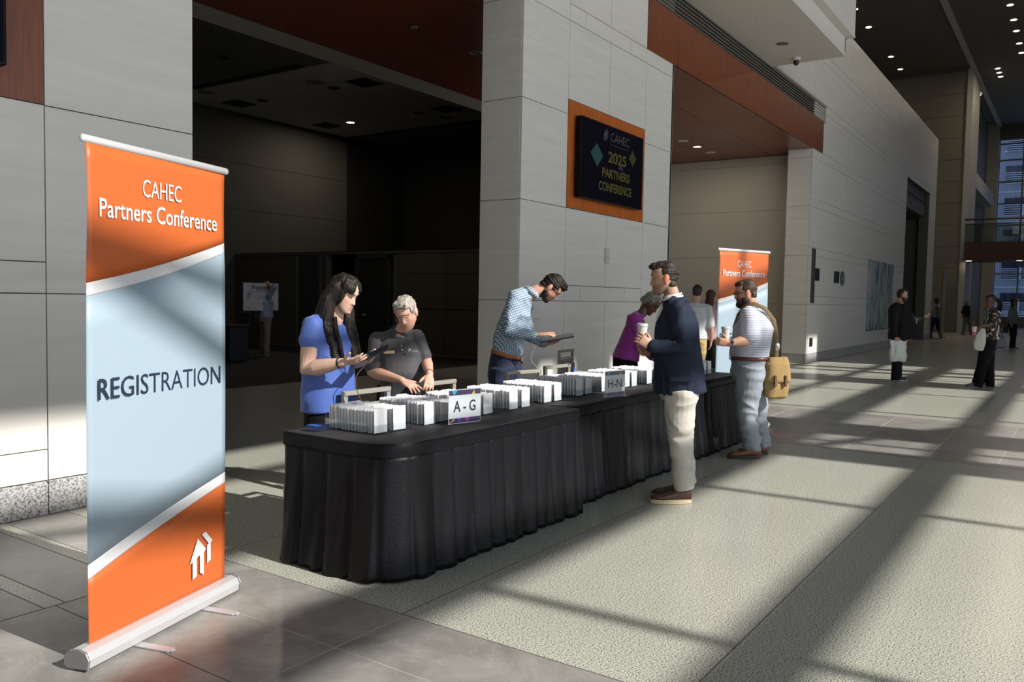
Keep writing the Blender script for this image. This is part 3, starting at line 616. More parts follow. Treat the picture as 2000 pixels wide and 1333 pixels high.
PD={
 'blue':((3.82, 4.12),{'head': (0.143, -0.03, 1.533), 'neck': (0.074, -0.0, 1.373), 'sR': (-0.043, -0.12, 1.328), 'eR': (-0.061, -0.2, 1.049), 'wR': (0.194, -0.3, 1.107), 'hR': (0.342, -0.34, 1.126), 'sL': (0.099, 0.16, 1.321), 'eL': (0.165, 0.12, 1.081), 'wL': (0.287, -0.1, 1.1), 'hL': (0.389, -0.2, 1.139), 't0': (0.05, 0.0, 1.386), 't1': (0.023, 0.0, 1.332), 't2': (0.034, 0.0, 1.203), 't3': (0.032, 0.0, 1.04), 't4': (0.033, -0.0, 0.904), 't5': (0.034, 0.0, 0.764), 'tabA': (0.317, -0.27, 1.124), 'tabB': (0.439, -0.27, 1.181)}),
 'gray':((4.62, 4.2),{'head': (0.079, -0.12, 1.404), 'neck': (0.031, 0.0, 1.263), 'sR': (-0.145, -0.02, 1.2), 'eR': (-0.167, -0.1, 0.966), 'wR': (0.085, -0.32, 0.928), 'hR': (0.235, -0.42, 0.866), 'sL': (0.148, -0.02, 1.236), 'eL': (0.227, -0.06, 1.049), 'wL': (0.273, -0.28, 0.968), 'hL': (0.278, -0.36, 0.896), 't0': (0.031, 0.0, 1.263), 't1': (0.012, 0.0, 1.224), 't2': (0.039, -0.02, 1.104), 't3': (0.053, -0.03, 0.971), 't4': (0.043, -0.02, 0.798), 't5': (0.034, -0.0, 0.679)}),
 'plaid':((6.05, 4.45),{'head': (0.602, 0.0, 1.624), 'neck': (0.446, 0.0, 1.58), 'sR': (0.284, -0.16, 1.531), 'eR': (0.218, -0.24, 1.225), 'wR': (0.464, -0.28, 1.209), 'hR': (0.694, -0.22, 1.246), 'sL': (0.366, 0.16, 1.527), 'eL': (0.396, 0.16, 1.188), 'wL': (0.572, 0.02, 1.118), 'hL': (0.734, -0.04, 1.171), 't0': (0.413, 0.0, 1.575), 't1': (0.349, 0.0, 1.541), 't2': (0.306, 0.0, 1.402), 't3': (0.244, -0.0, 1.215), 't4': (0.211, 0.0, 1.019), 't5': (0.183, 0.0, 0.795), 'tabA': (0.505, -0.14, 1.153), 'tabB': (0.809, -0.14, 1.209)}),
 'purple':((8.55, 4.25),{'head': (0.254, 0.0, 1.489), 'neck': (0.153, 0.0, 1.377), 'sR': (0.04, -0.14, 1.326), 'eR': (0.114, -0.16, 1.041), 'wR': (0.255, -0.1, 0.878), 'hR': (0.361, -0.1, 0.81), 'sL': (0.152, 0.14, 1.321), 'eL': (0.241, 0.2, 1.023), 'wL': (0.383, 0.2, 0.858), 'hL': (0.474, 0.2, 0.788), 't0': (0.141, -0.0, 1.383), 't1': (0.084, 0.0, 1.335), 't2': (0.076, 0.0, 1.189), 't3': (0.022, 0.0, 1.012), 't4': (-0.027, -0.0, 0.865), 't5': (-0.035, 0.0, 0.718)}),
 'blazer':((5.93, 2.53),{'head': (-0.119, 0.0, 1.695), 'neck': (-0.053, 0.0, 1.56), 'sL': (-0.05, -0.19, 1.481), 'eL': (-0.002, -0.22, 1.192), 'wL': (-0.242, -0.26, 1.19), 'hL': (-0.324, -0.24, 1.274), 'sR': (-0.023, 0.19, 1.481), 'eR': (-0.002, 0.25, 1.156), 'wR': (-0.188, 0.1, 1.122), 'hR': (-0.256, 0.05, 1.124), 't0': (-0.031, 0.0, 1.592), 't1': (-0.013, -0.0, 1.522), 't2': (-0.009, 0.0, 1.366), 't3': (0.002, 0.0, 1.132), 't4': (0.014, 0.0, 0.975), 't5': (0.026, 0.0, 0.834), 'cup': (-0.301, -0.19, 1.291), 'hip': (0.022, 0.0, 0.858), 'kL': (0.02, -0.1, 0.488), 'kR': (0.072, 0.08, 0.482), 'aL': (0.047, -0.1, 0.109), 'aR': (0.103, 0.08, 0.109), 'toeL': (-0.202, -0.12, -0.008), 'toeR': (-0.136, 0.07, 0.034)}),
 'stripe':((8.06, 2.7),{'head': (-0.043, 0.0, 1.618), 'neck': (0.016, 0.0, 1.488), 'sL': (-0.056, -0.21, 1.41), 'eL': (-0.042, -0.24, 1.171), 'wL': (-0.262, -0.3, 1.136), 'hL': (-0.335, -0.28, 1.148), 'sR': (0.097, 0.2, 1.405), 'eR': (0.041, 0.25, 1.169), 'wR': (-0.126, 0.1, 1.111), 'hR': (-0.229, 0.0, 1.115), 't0': (0.026, -0.0, 1.503), 't1': (0.038, 0.0, 1.433), 't2': (0.054, -0.0, 1.282), 't3': (0.029, 0.0, 1.12), 't4': (0.023, -0.0, 0.993), 't5': (0.032, -0.0, 0.877), 'cup': (-0.278, -0.22, 1.225), 'hip': (0.025, 0.0, 0.917), 'kL': (-0.019, -0.1, 0.482), 'kR': (0.147, 0.12, 0.456), 'aL': (0.039, -0.1, 0.105), 'aR': (0.2, 0.12, 0.104), 'toeL': (-0.224, -0.12, 0.013), 'toeR': (-0.061, 0.1, 0.041)}),
 'bigman':((18.2, 3.0),{'head': (0.027, -0.0, 1.727), 'neck': (-0.058, -0.0, 1.55), 'sR': (-0.217, -0.2, 1.447), 'eR': (-0.241, -0.26, 1.113), 'wR': (-0.2, -0.28, 0.901), 'hR': (-0.177, -0.28, 0.821), 'sL': (0.07, 0.2, 1.447), 'eL': (0.317, 0.3, 1.188), 'wL': (0.607, 0.3, 1.278), 'hL': (0.803, 0.3, 1.355), 't0': (-0.06, -0.0, 1.592), 't1': (-0.055, 0.0, 1.489), 't2': (0.005, 0.0, 1.284), 't3': (0.057, 0.0, 1.027), 't4': (0.055, 0.0, 0.831), 'hip': (0.004, 0.0, 0.83), 'kR': (-0.078, -0.08, 0.441), 'kL': (0.027, 0.08, 0.431), 'aR': (-0.083, -0.08, 0.07), 'aL': (0.021, 0.08, 0.077), 'toeR': (0.166, -0.1, 0.035), 'toeL': (0.24, 0.1, 0.038)}),
 'floral':((18.1, 1.52),{'head': (0.099, -0.0, 1.63), 'neck': (0.174, -0.0, 1.496), 'sL': (0.109, -0.15, 1.439), 'eL': (0.044, -0.2, 1.179), 'wL': (-0.191, -0.26, 1.167), 'hL': (-0.304, -0.26, 1.136), 'sR': (0.322, 0.15, 1.438), 'eR': (0.347, 0.2, 1.132), 'wR': (0.103, 0.2, 1.078), 'hR': (-0.081, 0.1, 1.068), 't0': (0.193, -0.0, 1.496), 't1': (0.186, -0.0, 1.447), 't2': (0.146, -0.0, 1.271), 't3': (0.125, -0.0, 1.086), 't4': (0.134, -0.0, 0.901), 'hip': (0.097, -0.0, 0.861), 'kL': (-0.015, -0.06, 0.472), 'kR': (0.162, 0.08, 0.465), 'aL': (-0.135, -0.1, 0.064), 'aR': (0.213, 0.1, 0.05), 'toeL': (-0.23, -0.1, 0.013), 'toeR': (0.118, 0.1, -0.011)}),
 'whiteman':((43.4, 5.5),{'head': (-0.127, -0.0, 1.875), 'neck': (-0.144, 0.0, 1.707), 'hL': (0.107, -0.0, 0.944), 'hR': (-0.473, -0.0, 1.03), 'kneeR': (-0.353, 0.0, 0.504)}),
 'darkman':((49.6, 5.0),{'head': (-0.224, -0.0, 1.808), 'hR': (0.075, 0.0, 1.167)}),
 'womanfar':((35.3, 2.06),{'head': (0.086, 0.0, 1.721), 'neck': (0.075, -0.0, 1.572), 'hip': (-0.03, -0.0, 1.066)}),
 'armman':((13.5, 16.1),{'head': (-0.329, 0.0, 1.693), 'neck': (-0.366, -0.0, 1.568), 'hip': (-0.352, 0.0, 0.945), 'eL': (-0.141, 0.0, 1.447), 'hL': (-0.292, -0.0, 1.743), 'hR': (-0.527, 0.0, 1.066), 'foot': (-0.324, -0.0, -0.018)}),
 'tanman':((12.9, 5.2),{'head': (0.017, -0.0, 1.669), 'neck': (0.019, 0.0, 1.578), 'hip': (0.138, -0.0, 0.977), 'sR': (0.275, -0.0, 1.44), 'eR': (0.332, 0.0, 1.215), 'foot': (0.168, 0.0, 0.557), 'belt': (0.137, -0.0, 1.011)}),
 'pinkwoman':((13.6, 5.4),{'head': (0.303, -0.0, 1.587), 'belt': (0.294, 0.0, 1.015), 'foot': (0.326, -0.0, 0.556)}),
}
# ================================================================ people: individuals
SK=skinmat()
navy=fabric('navy_wool',(.018,.024,.045),.75,.3); 
# ---- woman in blue
t,J=person('blue','woman with long dark hair in a royal blue blouse, looking down at a tablet')
h=HF(J['head']+Vector((-.005,0,.0)),-22,20,sc=.98)
BK=(.62,.40,.31)
body=[headpart(h,1.02,.9)]+ears(h)
body+=[tube([J['t1']+Vector((0,0,-.05)),J['neck']+Vector((0,0,0)),h.w(-.03,0,-.055)],[.062,.054,.052],16)]
body+=[loft(trings(J,[(.06,.055),(.13,.09),(.17,.11),(.15,.11),(.17,.12),(.17,.12)],-25,.9),24)]
body+=[arm(J['sR'],J['eR'],J['wR'],1.32),arm(J['sL'],J['eL'],J['wL'],1.2)]
body+=hand(J['wR'],J['hR']-J['wR']+Vector((.02,0,.01)),(0,.5,.8),(0,.2,1),12,1,.95,thumb=.9)
body+=hand(J['wL'],J['hL']-J['wL'],(-.2,-.6,.7),(0,-.2,1),16,1,.95)
J.update(hpL=(.06,.09,.86),kL=(.05,.09,.47),aL=(.05,.1,.09),hpR=(.0,-.09,.86),kR=(-.02,-.09,.47),aR=(-.02,-.1,.09))
body+=legs(J,[.07,.07,.05,.05,.035])
fuse('body',body,.0042,SK,t,2,None,skincol(BK,h))
face(h,t,(.05,.03,.022))
bl=fabric('blue_blouse',(.065,.122,.40),.6,.3,.15)
P=[loft([(J['t0']+Vector((0.01,0,-.035)),Vector((.02,.065,0)),Vector((.07,-.02,-.04)))]+trings(J,[(.07,.065),(.15,.10),(.19,.137),(.19,.150),(.2,.155),(.205,.160)],-25)[1:],32,2.3)]
P+=[tube([J['sL']+Vector((0,-.02,-.01)),J['t1'],J['sR']+Vector((0,.02,-.01))],[.062,.07,.062],16)]
P+=[tube([lerp(J['sR'],J['t1'],.35),J['sR'],lerp(J['sR'],J['eR'],.22),lerp(J['sR'],J['eR'],.36)],[.07,.074,.078,.082],20),tube([J['sL'],lerp(J['sL'],J['eL'],.36)],[.066,.076],20)]
fuse('blouse',P,.006,bl,t,6,cloth(.008,4,(8,8,5)))
fuse('trousers',[loft([((.03,0,.9),Vector((.05,.15,0)),Vector((.12,-.03,0))),((.03,0,.78),Vector((.06,.16,0)),Vector((.12,-.03,0)))],24)]+legs(J,[.1,.1,.075,.07,.06],False),.009,fabric('black_trousers',(.006,.006,.007)),t,2)
hm=hairmat('dark_hair',(.013,.009,.007))
ex=[]
rs=random.Random(4)
# sheets of long hair: behind the head and over both shoulders
def lock(pts,R,ry): return tube([h.w(*p) if len(p)==3 else Vector(p[:3]) for p in pts],R,14,ry,up=(0,0,1))
ex.append(tube([h.w(-.03,-.065,.04),h.w(-.045,-.088,-.05),J['neck']+Vector((-.045,-.085,-.03)),J['neck']+Vector((-.00,-.125,-.14)),J['neck']+Vector((.04,-.14,-.27)),J['neck']+Vector((.035,-.135,-.30))],[.055,.062,.062,.052,.038,.022],16,[.04,.045,.042,.035,.026,.014]))
ex.append(tube([h.w(-.06,0,.05),h.w(-.095,0,-.04),J['neck']+Vector((-.09,.0,-.02)),J['neck']+Vector((-.085,-.02,-.12))],[.075,.085,.08,.05],16,[.05,.05,.045,.03]))
ex.append(tube([h.w(.0,.078,.02),h.w(-.0,.085,-.07),J['neck']+Vector((.085,.05,-.07)),J['neck']+Vector((.12,.02,-.20)),J['neck']+Vector((.125,.0,-.28))],[.035,.042,.045,.035,.016],14,[.022,.028,.03,.022,.01]))
hr=hair(h,[((-.026,0,.030),(.100,.090,.106),0),((-.045,0,-.01),(.082,.085,.10),0),((.012,-.034,.072),(.082,.056,.052),22),((.012,.034,.072),(.082,.056,.052),22),((-.004,-.070,.0),(.050,.026,.085),6),((-.004,.070,.0),(.050,.026,.085),6)],hm,t,.0045,.0035,(110,110,8),extra=ex)
mb=MB()
for i in range(70):
    a=rs.uniform(-.06,.055); st=J['neck']+Vector((-.02+a,-.085-rs.uniform(0,.04),-.02)); L_=rs.uniform(.22,.33)
    mb.tube([st+Vector((-.01,.03,.03)),st+Vector((.012,-.02,-.06)),st+Vector((.045,-.03-rs.uniform(0,.015),-L_*.6)),st+Vector((.05+a*.3+rs.uniform(-.01,.01),-.02,-L_))],[.003,.004,.003,.0008],5)
for i in range(25):
    a=rs.uniform(-.03,.03); st=J['neck']+Vector((.09+a,.03,-.02)); mb.tube([st,st+Vector((.03,-.01,-.12)),st+Vector((.045+a*.5,-.01,-.27))],[.004,.003,.0008],5)
mb.build('hair_strands',[hm],hr,smooth=True)
mb=MB(); w_=lerp(J['eR'],J['wR'],.86); d=(J['wR']-J['eR']).normalized(); a,b=frame(d)
for q in (0,.006): mb.add(*loft([(w_+d*(q+k*.003),a*(.0335+.001*(k%2)),b*(.0335+.001*(k%2))) for k in range(3)],28))
mb.build('bracelet',[black],t,smooth=True)
# tablet in her hands
ta=toworld(t,(J['tabA']+J['tabB'])/2+Vector((0,.02,.012))); ax=(toworld(t,J['tabB'])-toworld(t,J['tabA'])); fw_=Matrix.Rotation(PRZ,3,'Z')@Vector((0,1,.25)); nz=ax.cross(fw_)
tb=slab(ta,ax,None,nz,.20,.13,.009,'tablet',mat('tablet_black',(.012,.012,.014),.25)); tag(tb,'black tablet held level by the woman in the blue blouse','tablet')
slab(ta+nz.normalized()*.0048,ax,None,nz,.185,.116,.001,'screen',mat('tablet_glass',(.02,.022,.03),.08),tb,0)
# ---- grey haired woman
t,J=person('gray','woman with short swept grey hair and glasses in a charcoal polo shirt, sorting badges')
h=HF(J['head'],-103,30,10,sc=.95)
GK=(.60,.34,.25)
body=[headpart(h,1.06,.95)]+ears(h)
body+=[tube([J['t1']+Vector((0,0,-.05)),J['neck'],h.w(-.03,0,-.055)],[.06,.055,.055],16),loft(trings(J,[(.06,.055),(.13,.08),(.16,.11),(.16,.12),(.15,.12),(.15,.11)],-95,.9),24)]
body+=[arm(J['sR'],J['eR'],J['wR'],1.1),arm(J['sL'],J['eL'],J['wL'],1.05)]
body+=hand(J['wR'],J['hR']-J['wR'],(.1,.3,-1),(.35,.6,.5),12,1.2,.98,thumb=1.0,curls=(10,14,16,16))
body+=hand(J['wL'],J['hL']-J['wL'],(-.3,.8,-.3),(-1,0,0),22,.7,.9)
J.update(hpL=(.10,.0,.82),kL=(.10,.0,.45),aL=(.1,.03,.09),hpR=(-.05,.0,.82),kR=(-.05,0,.45),aR=(-.05,.03,.09))
body+=legs(J,[.07,.07,.05,.05,.035])
fuse('body',body,.0042,SK,t,2,None,skincol(GK,h,lip=(.45,.17,.14)))
face(h,t,(.22,.19,.17))
po_=fabric('charcoal_polo',(.058,.058,.064),.7,.3,.15)
P=[loft([(J['t0']+Vector((0,-.01,-.045)),Vector((.062,0,0)),Vector((0,-.062,-.045)))]+trings(J,[(.06,.06),(.135,.095),(.178,.135),(.172,.155),(.165,.155),(.17,.15)],-95)[1:],32,2.3)]
P+=[tube([J['sL']+Vector((-.02,0,-.01)),J['t1'],J['sR']+Vector((.02,0,-.01))],[.056,.066,.056],16)]
P+=[tube([J['sR'],lerp(J['sR'],J['eR'],.4),lerp(J['sR'],J['eR'],.8)],[.062,.064,.070],20),tube([J['sL'],lerp(J['sL'],J['eL'],.4),lerp(J['sL'],J['eL'],.8)],[.058,.058,.062],20)]
sh=fuse('polo_shirt',P,.006,po_,t,6,cloth(.007,7,(8,8,8)))
collar(J['neck']+Vector((0,-.004,-.018)),(0.02,-.45,1),.078,.036,po_,t,(.12,-1,-.2),.55,'collar')
fz_=lambda x,z: None
mb=MB()
for z,x in ((1.165,.052),(1.135,.058)): q=MB(); q.add(*ellip((x,-.135-.012,z),(.005,.003,.005))); q.build('button',[mat('button',(.6,.6,.6),.3)],sh,smooth=True)
slab((-.035,-.165,1.118),(1,.05,.04),None,(-.15,-1,.1),.078,.021,.004,'name_badge',mat('brass_badge',(.62,.50,.26),.35,metal=.3),t,.002)
gx=Vector((1,-.05,-.02)).normalized(); g=Vector((.105,-.172,1.127)); lg=MB(); logo(lg,g,gx,(0,0,1),.020,Vector((0,-.002,0))); lw=lg.build('shirt_logo',[mat('logo_grey',(.55,.55,.55),.6)],sh)
textobj('lettering','CAHEC',.048,.013,mat('logo_grey',(.55,.55,.55),.6),sh,g+gx*.024,gx,(0,0,1),(0,-1,0))
fuse('trousers',[loft([((.04,0,.84),Vector((.16,0,0)),Vector((0,-.12,0))),((.04,0,.72),Vector((.17,0,0)),Vector((0,-.13,0)))],24)]+legs(J,[.1,.1,.075,.07,.06],False),.009,fabric('black_trousers',(.006,.006,.007)),t,2)
gh=hairmat('grey_hair',(.33,.30,.27),rough=.5)
hair(h,[((-.028,0,.035),(.096,.083,.097),0),((.035,0,.095),(.055,.068,.038),-18),((.01,.02,.11),(.065,.058,.035),0),((.045,.045,.088),(.038,.032,.032),0),((-.05,0,-.02),(.062,.074,.07),0),((.0,.066,.04),(.05,.02,.045),0),((.0,-.066,.04),(.045,.018,.04),0)],gh,t,.0045,.0032,(100,100,16),flow='x')
gm=MB()
for s in (1,-1):
    P=[h.w(.097,s*.034+.019*math.cos(a),-.002+.014*math.sin(a)) for a in np.linspace(0,2*PI,17)]; gm.tube(P,.0011,6)
    gm.tube([h.w(.094,s*.052,.002),h.w(.03,s*.078,.004),h.w(-.012,s*.08,.002)],.0012,6)
gm.tube([h.w(.098,-.015,0),h.w(.104,0,.003),h.w(.098,.015,0)],.0012,6)
gm.build('glasses',[mat('wire_rim',(.35,.33,.30),.25,metal=.8)],t,smooth=True)
mb=MB(); d=(J['wL']-J['eL']).normalized(); a,b=frame(d); w_=lerp(J['eL'],J['wL'],.85); mb.add(*loft([(w_,a*.032,b*.032),(w_+d*.003,a*.033,b*.033),(w_+d*.006,a*.032,b*.032)],24)); mb.build('bracelet',[black],t,smooth=True)
# ---- man in checked shirt
t,J=person('plaid','bearded man in a blue checked shirt leaning over a tablet behind the table')
h=HF(J['head'],-6,52,sc=1.0)
LK=(.60,.33,.24)
body=[headpart(h,1.06,1.0)]+ears(h)
body+=[tube([J['t1'],J['neck'],h.w(-.035,0,-.05)],[.064,.062,.058],16),loft(trings(J,[(.06,.055),(.13,.10),(.16,.11),(.15,.11),(.14,.11),(.14,.11)],-15,.74),24)]
body+=[arm(J['sR'],J['eR'],J['wR'],.95),arm(J['sL'],J['eL'],J['wL'],.95)]
body+=hand(J['wR'],Vector((1,.0,.12)),(0.1,.2,-1),(0,.9,.1),8,1.2,1.05,thumb=.7,curls=(4,10,12,12))
body+=hand(J['wL'],Vector((1,-.15,.25)),(0,-.1,1),(-.2,1,.1),20,1,1.05)
J.update(hpL=(.22,.09,.86),kL=(.20,.1,.47),aL=(.17,.1,.09),hpR=(.16,-.09,.86),kR=(.15,-.1,.47),aR=(.12,-.1,.09))
body+=legs(J,[.07,.07,.05,.05,.035])
fuse('body',body,.0045,SK,t,2,None,skincol(LK,h,.80,(.05,.032,.025),ear=.25))
face(h,t,(.03,.02,.015))
def checks(name,base,line,line2,f1,f2,wd=.28,ang=(0,0,0),mode='grid',rough=.7):
    m=bpy.data.materials.new(name); m.use_nodes=True; N,L=nd(m); b=N['Principled BSDF']; b.inputs['Roughness'].default_value=rough
    tc=N.new('ShaderNodeTexCoord'); mp=N.new('ShaderNodeMapping'); mp.inputs['Rotation'].default_value=ang; L.new(tc.outputs['Object'],mp.inputs[0]); sp=N.new('ShaderNodeSeparateXYZ')
    nz=N.new('ShaderNodeTexNoise'); nz.inputs['Scale'].default_value=9; L.new(tc.outputs['Object'],nz.inputs[0]); mv=N.new('ShaderNodeVectorMath'); mv.operation='SCALE'; mv.inputs['Scale'].default_value=.007; L.new(nz.outputs['Color'],mv.inputs[0]); ad=N.new('ShaderNodeVectorMath'); L.new(mp.outputs[0],ad.inputs[0]); L.new(mv.outputs[0],ad.inputs[1]); L.new(ad.outputs[0],sp.inputs[0])
    def ln(src,f,w_):
        a=N.new('ShaderNodeMath'); a.operation='MULTIPLY'; a.inputs[1].default_value=f; L.new(src,a.inputs[0]); q=N.new('ShaderNodeMath'); q.operation='FRACT'; L.new(a.outputs[0],q.inputs[0]); r=N.new('ShaderNodeMath'); r.operation='LESS_THAN'; r.inputs[1].default_value=w_; L.new(q.outputs[0],r.inputs[0]); return r.outputs[0]
    cur=base
    def mix(prev,col,fac,a):
        x=N.new('ShaderNodeMix'); x.data_type='RGBA'
        mm=N.new('ShaderNodeMath'); mm.operation='MULTIPLY'; mm.inputs[1].default_value=a; L.new(fac,mm.inputs[0]); L.new(mm.outputs[0],x.inputs[0])
        if isinstance(prev,tuple): x.inputs[6].default_value=(*prev,1)
        else: L.new(prev,x.inputs[6])
        x.inputs[7].default_value=(*col,1); return x.outputs[2]
    c=mix(base,line2,ln(sp.outputs[2],f2,wd),.75)
    if mode=='grid':
        s1=N.new('ShaderNodeMath'); s1.operation='ADD'; L.new(sp.outputs[0],s1.inputs[0]); m2=N.new('ShaderNodeMath'); m2.operation='MULTIPLY'; m2.inputs[1].default_value=.8; L.new(sp.outputs[1],m2.inputs[0]); L.new(m2.outputs[0],s1.inputs[1])
        c=mix(c,line,ln(s1.outputs[0],f1,wd),.75)
    L.new(c,b.inputs['Base Color']); MATS[name]=m; return m
pl=checks('checked_cloth',(.46,.58,.62),(.03,.06,.20),(.04,.08,.22),48,48,.34,(0,.35,0))
P=[loft([(J['t0'],Vector((.0,.06,0)),Vector((.05,0,-.02)))]+trings(J,[(.06,.06),(.14,.085),(.19,.125),(.18,.14),(.17,.135),(.165,.125)],-15)[1:-1]+[(J['t4']+Vector((0,0,-.015)),Vector((.03,.16,0)),Vector((.125,-.02,-.04)))],32,2.3)]
P+=[tube([J['sL'],J['t1'],J['sR']],[.070,.085,.070],16)]
P+=[tube([J['sR'],lerp(J['sR'],J['eR'],.5),J['eR'],lerp(J['eR'],J['wR'],.5),lerp(J['eR'],J['wR'],.93)],[.080,.076,.068,.058,.047],20),tube([J['sL'],lerp(J['sL'],J['eL'],.5),J['eL'],lerp(J['eL'],J['wL'],.88)],[.074,.070,.064,.045],20)]
sh=fuse('checked_shirt',P,.006,pl,t,6,cloth(.008,11,(6,6,15)))
collar(J['neck']+Vector((-.022,0,-.012)),(.55,0,.8),.067,.038,pl,t,(.8,-.1,-.6),.25,'collar',1.2)
slab((.475,-.10,1.345),(.8,-.3,.0),None,(.7,-.6,.2),.05,.018,.004,'name_badge',mat('dull_brass',(.25,.18,.08),.35,metal=.5),t,.002)
pants=fabric('navy_chino',(.020,.027,.055),.75,.2)
fuse('trousers',[loft([(J['t4']+Vector((0,0,.0)),Vector((.03,.165,0)),Vector((.13,-.02,-.04))),(J['t4']+Vector((-.01,0,-.12)),Vector((.03,.178,0)),Vector((.15,-.02,-.02))),((.185,0,.80),Vector((.03,.175,0)),Vector((.14,-.02,0))),((.18,0,.74),Vector((.03,.16,0)),Vector((.12,0,0)))],28)]+legs(J,[.105,.1,.08,.075,.065],False),.008,pants,t,6,cloth(.008,6,(6,6,14)))
belt(J,J['t4']+Vector((0,0,-.002)),.168,.138,-12,(.25,0,1),mat('tan_belt',(.42,.13,.035),.4),t)
hb_=hairmat('brown_black_hair',(.020,.014,.010))
hair(h,[((-.020,0,.036),(.098,.0865,.098),0),((.035,0,.088),(.06,.066,.042),15),((.055,0,.10),(.045,.055,.03),10),((-.064,0,-.015),(.043,.070,.06),0),((.010,.064,.045),(.045,.016,.03),0),((.010,-.064,.045),(.045,.016,.03),0)],hb_,t,.0045,.0035,(100,100,16),flow='x')
hair(h,[((.035,0,-.098),(.050,.052,.030),12),((.01,.055,-.07),(.036,.014,.036),10),((.01,-.055,-.07),(.036,.014,.036),10)],hb_,t,.0045,.002,name='beard')
ta=toworld(t,(J['tabA']+J['tabB'])/2+Vector((0,.04,.0))); ax=(toworld(t,J['tabB'])-toworld(t,J['tabA'])); fw_=Matrix.Rotation(PRZ,3,'Z')@Vector((0,1,.12)); nz=ax.cross(fw_)
tb=slab(ta,ax,None,nz,.29,.20,.012,'tablet',mat('tablet_black',(.012,.012,.014),.25)); tag(tb,'large black tablet held flat by the man in the checked shirt','tablet')
slab(ta+nz.normalized()*.0065,ax,None,nz,.27,.18,.001,'screen',mat('tablet_glass',(.02,.022,.03),.08),tb,0)
# ---- woman in purple
t,J=person('purple','grey-haired woman in a magenta sweater bending over the table')
h=HF(J['head'],-20,42,sc=1.0)
body=[headpart(h,1.0,1.0)]+ears(h)
body+=[tube([J['t1'],J['neck'],h.w(-.035,0,-.05)],[.06,.055,.05],16),loft(trings(J,[(.06,.055),(.13,.10),(.16,.11),(.15,.11),(.14,.11),(.14,.11)],-15,.88),24)]
body+=[arm(J['sR'],J['eR'],J['wR'],1.0),arm(J['sL'],J['eL'],J['wL'],1.0)]+hand(J['wR'],(1,0,-.5),(0,.3,-1),(0,1,0),15)+hand(J['wL'],(1,0,-.5),(0,-.3,-1),(0,-1,0),15)
J.update(hpL=(.0,.09,.80),kL=(.0,.1,.45),aL=(.0,.1,.09),hpR=(-.04,-.09,.80),kR=(-.04,-.1,.45),aR=(-.04,-.1,.09)); body+=legs(J,[.07,.07,.05,.05,.035])
fuse('body',body,.005,SK,t,2,None,skincol((.11,.05,.032),h,lip=(.12,.04,.035)))
face(h,t,(.06,.05,.045))
mg=fabric('magenta_knit',(.30,.035,.27),.8,.4)
P=[loft([(J['t0']+Vector((0,0,-.01)),Vector((.0,.06,0)),Vector((.055,0,-.02)))]+trings(J,[(.06,.06),(.13,.09),(.165,.125),(.16,.13),(.19,.155),(.18,.15)],-15)[1:-1],30,2.3)]
P+=[tube([J['sL'],J['t1'],J['sR']],[.056,.07,.056],16),tube([J['sR'],lerp(J['sR'],J['eR'],.5),J['eR'],J['wR']],[.06,.056,.05,.036],18),tube([J['sL'],J['eL'],J['wL']],[.058,.05,.036],18)]
fuse('sweater',P,.007,mg,t,5,cloth(.008,15,(9,9,12)))
fuse('trousers',[loft([(J['t4'],Vector((.03,.17,0)),Vector((.14,-.02,-.02))),((-.02,0,.75),Vector((.03,.17,0)),Vector((.145,-.02,0)))],24)]+legs(J,[.1,.1,.075,.07,.06],False),.009,fabric('black_trousers',(.006,.006,.007)),t,2)
hair(h,[((-.025,0,.04),(.098,.084,.098),0),((-.07,0,-.01),(.05,.06,.06),0),((-.10,0,-.02),(.035,.04,.045),0),((.04,0,.092),(.045,.06,.03),10)],hairmat('salt_hair',(.25,.235,.20),rough=.6),t,.005,.004,(100,100,40),flow='x')
# ---- man in navy blazer
t,J=person('blazer','dark-haired man in a navy blazer and cream trousers holding a paper cup')
h=HF(J['head'],178,4,sc=1.02)
body=[headpart(h,1.04,1.0)]+ears(h)
body+=[tube([J['t1']+Vector((-.02,0,-.02)),J['neck']+Vector((.012,0,-.01)),h.w(-.035,0,-.05)],[.056,.057,.057],16),loft(trings(J,[(.03,.03),(.10,.06),(.16,.11),(.15,.11),(.14,.11),(.14,.11)],180,.78),24)]
body+=[arm(J['sL'],J['eL'],J['wL'],1.05),arm(J['sR'],J['eR'],J['wR'],1.0)]
body+=hand(J['wL'],Vector((-.75,.05,.55)),(-.1,1,-.1),(.3,0,1),32,.8,1.0,thumb=.6)
body+=hand(J['wR'],(-1,-.4,.15),(.0,-.6,.6),(0,.2,1),35,.8,1.0)
J.update(hpL=J['hip']+Vector((-.005,-.09,0)),hpR=J['hip']+Vector((.01,.09,0)))
body+=legs(J,[.07,.07,.05,.05,.035])
fuse('body',body,.0042,SK,t,2,None,skincol((.48,.27,.19),h,.55,(.07,.045,.035),ear=.7))
face(h,t,(.03,.02,.015))
P=[loft([(J['t0']+Vector((-.006,0,-.018)),Vector((0,.070,0)),Vector((.066,0,.03))),(J['t0']+Vector((-.002,0,-.038)),Vector((0,.082,0)),Vector((.078,0,.028)))]+trings(J,[(.08,.07),(.155,.095),(.20,.155),(.20,.17),(.205,.185),(.21,.20)],180)[1:],36,2.4)]
P+=[tube([J['sL']+Vector((0,.015,-.01)),J['t1']+Vector((0,0,-.005)),J['sR']+Vector((0,-.015,-.01))],[.066,.074,.066],18)]
P+=[tube([J['sL'],lerp(J['sL'],J['eL'],.5),J['eL'],lerp(J['eL'],J['wL'],.5),lerp(J['eL'],J['wL'],.96)],[.078,.074,.068,.058,.048],22),tube([J['sR'],J['eR'],lerp(J['eR'],J['wR'],.92)],[.074,.066,.045],22)]
jk=fuse('blazer',P,.006,navy,t,7,cloth(.009,21,(8,8,7)))
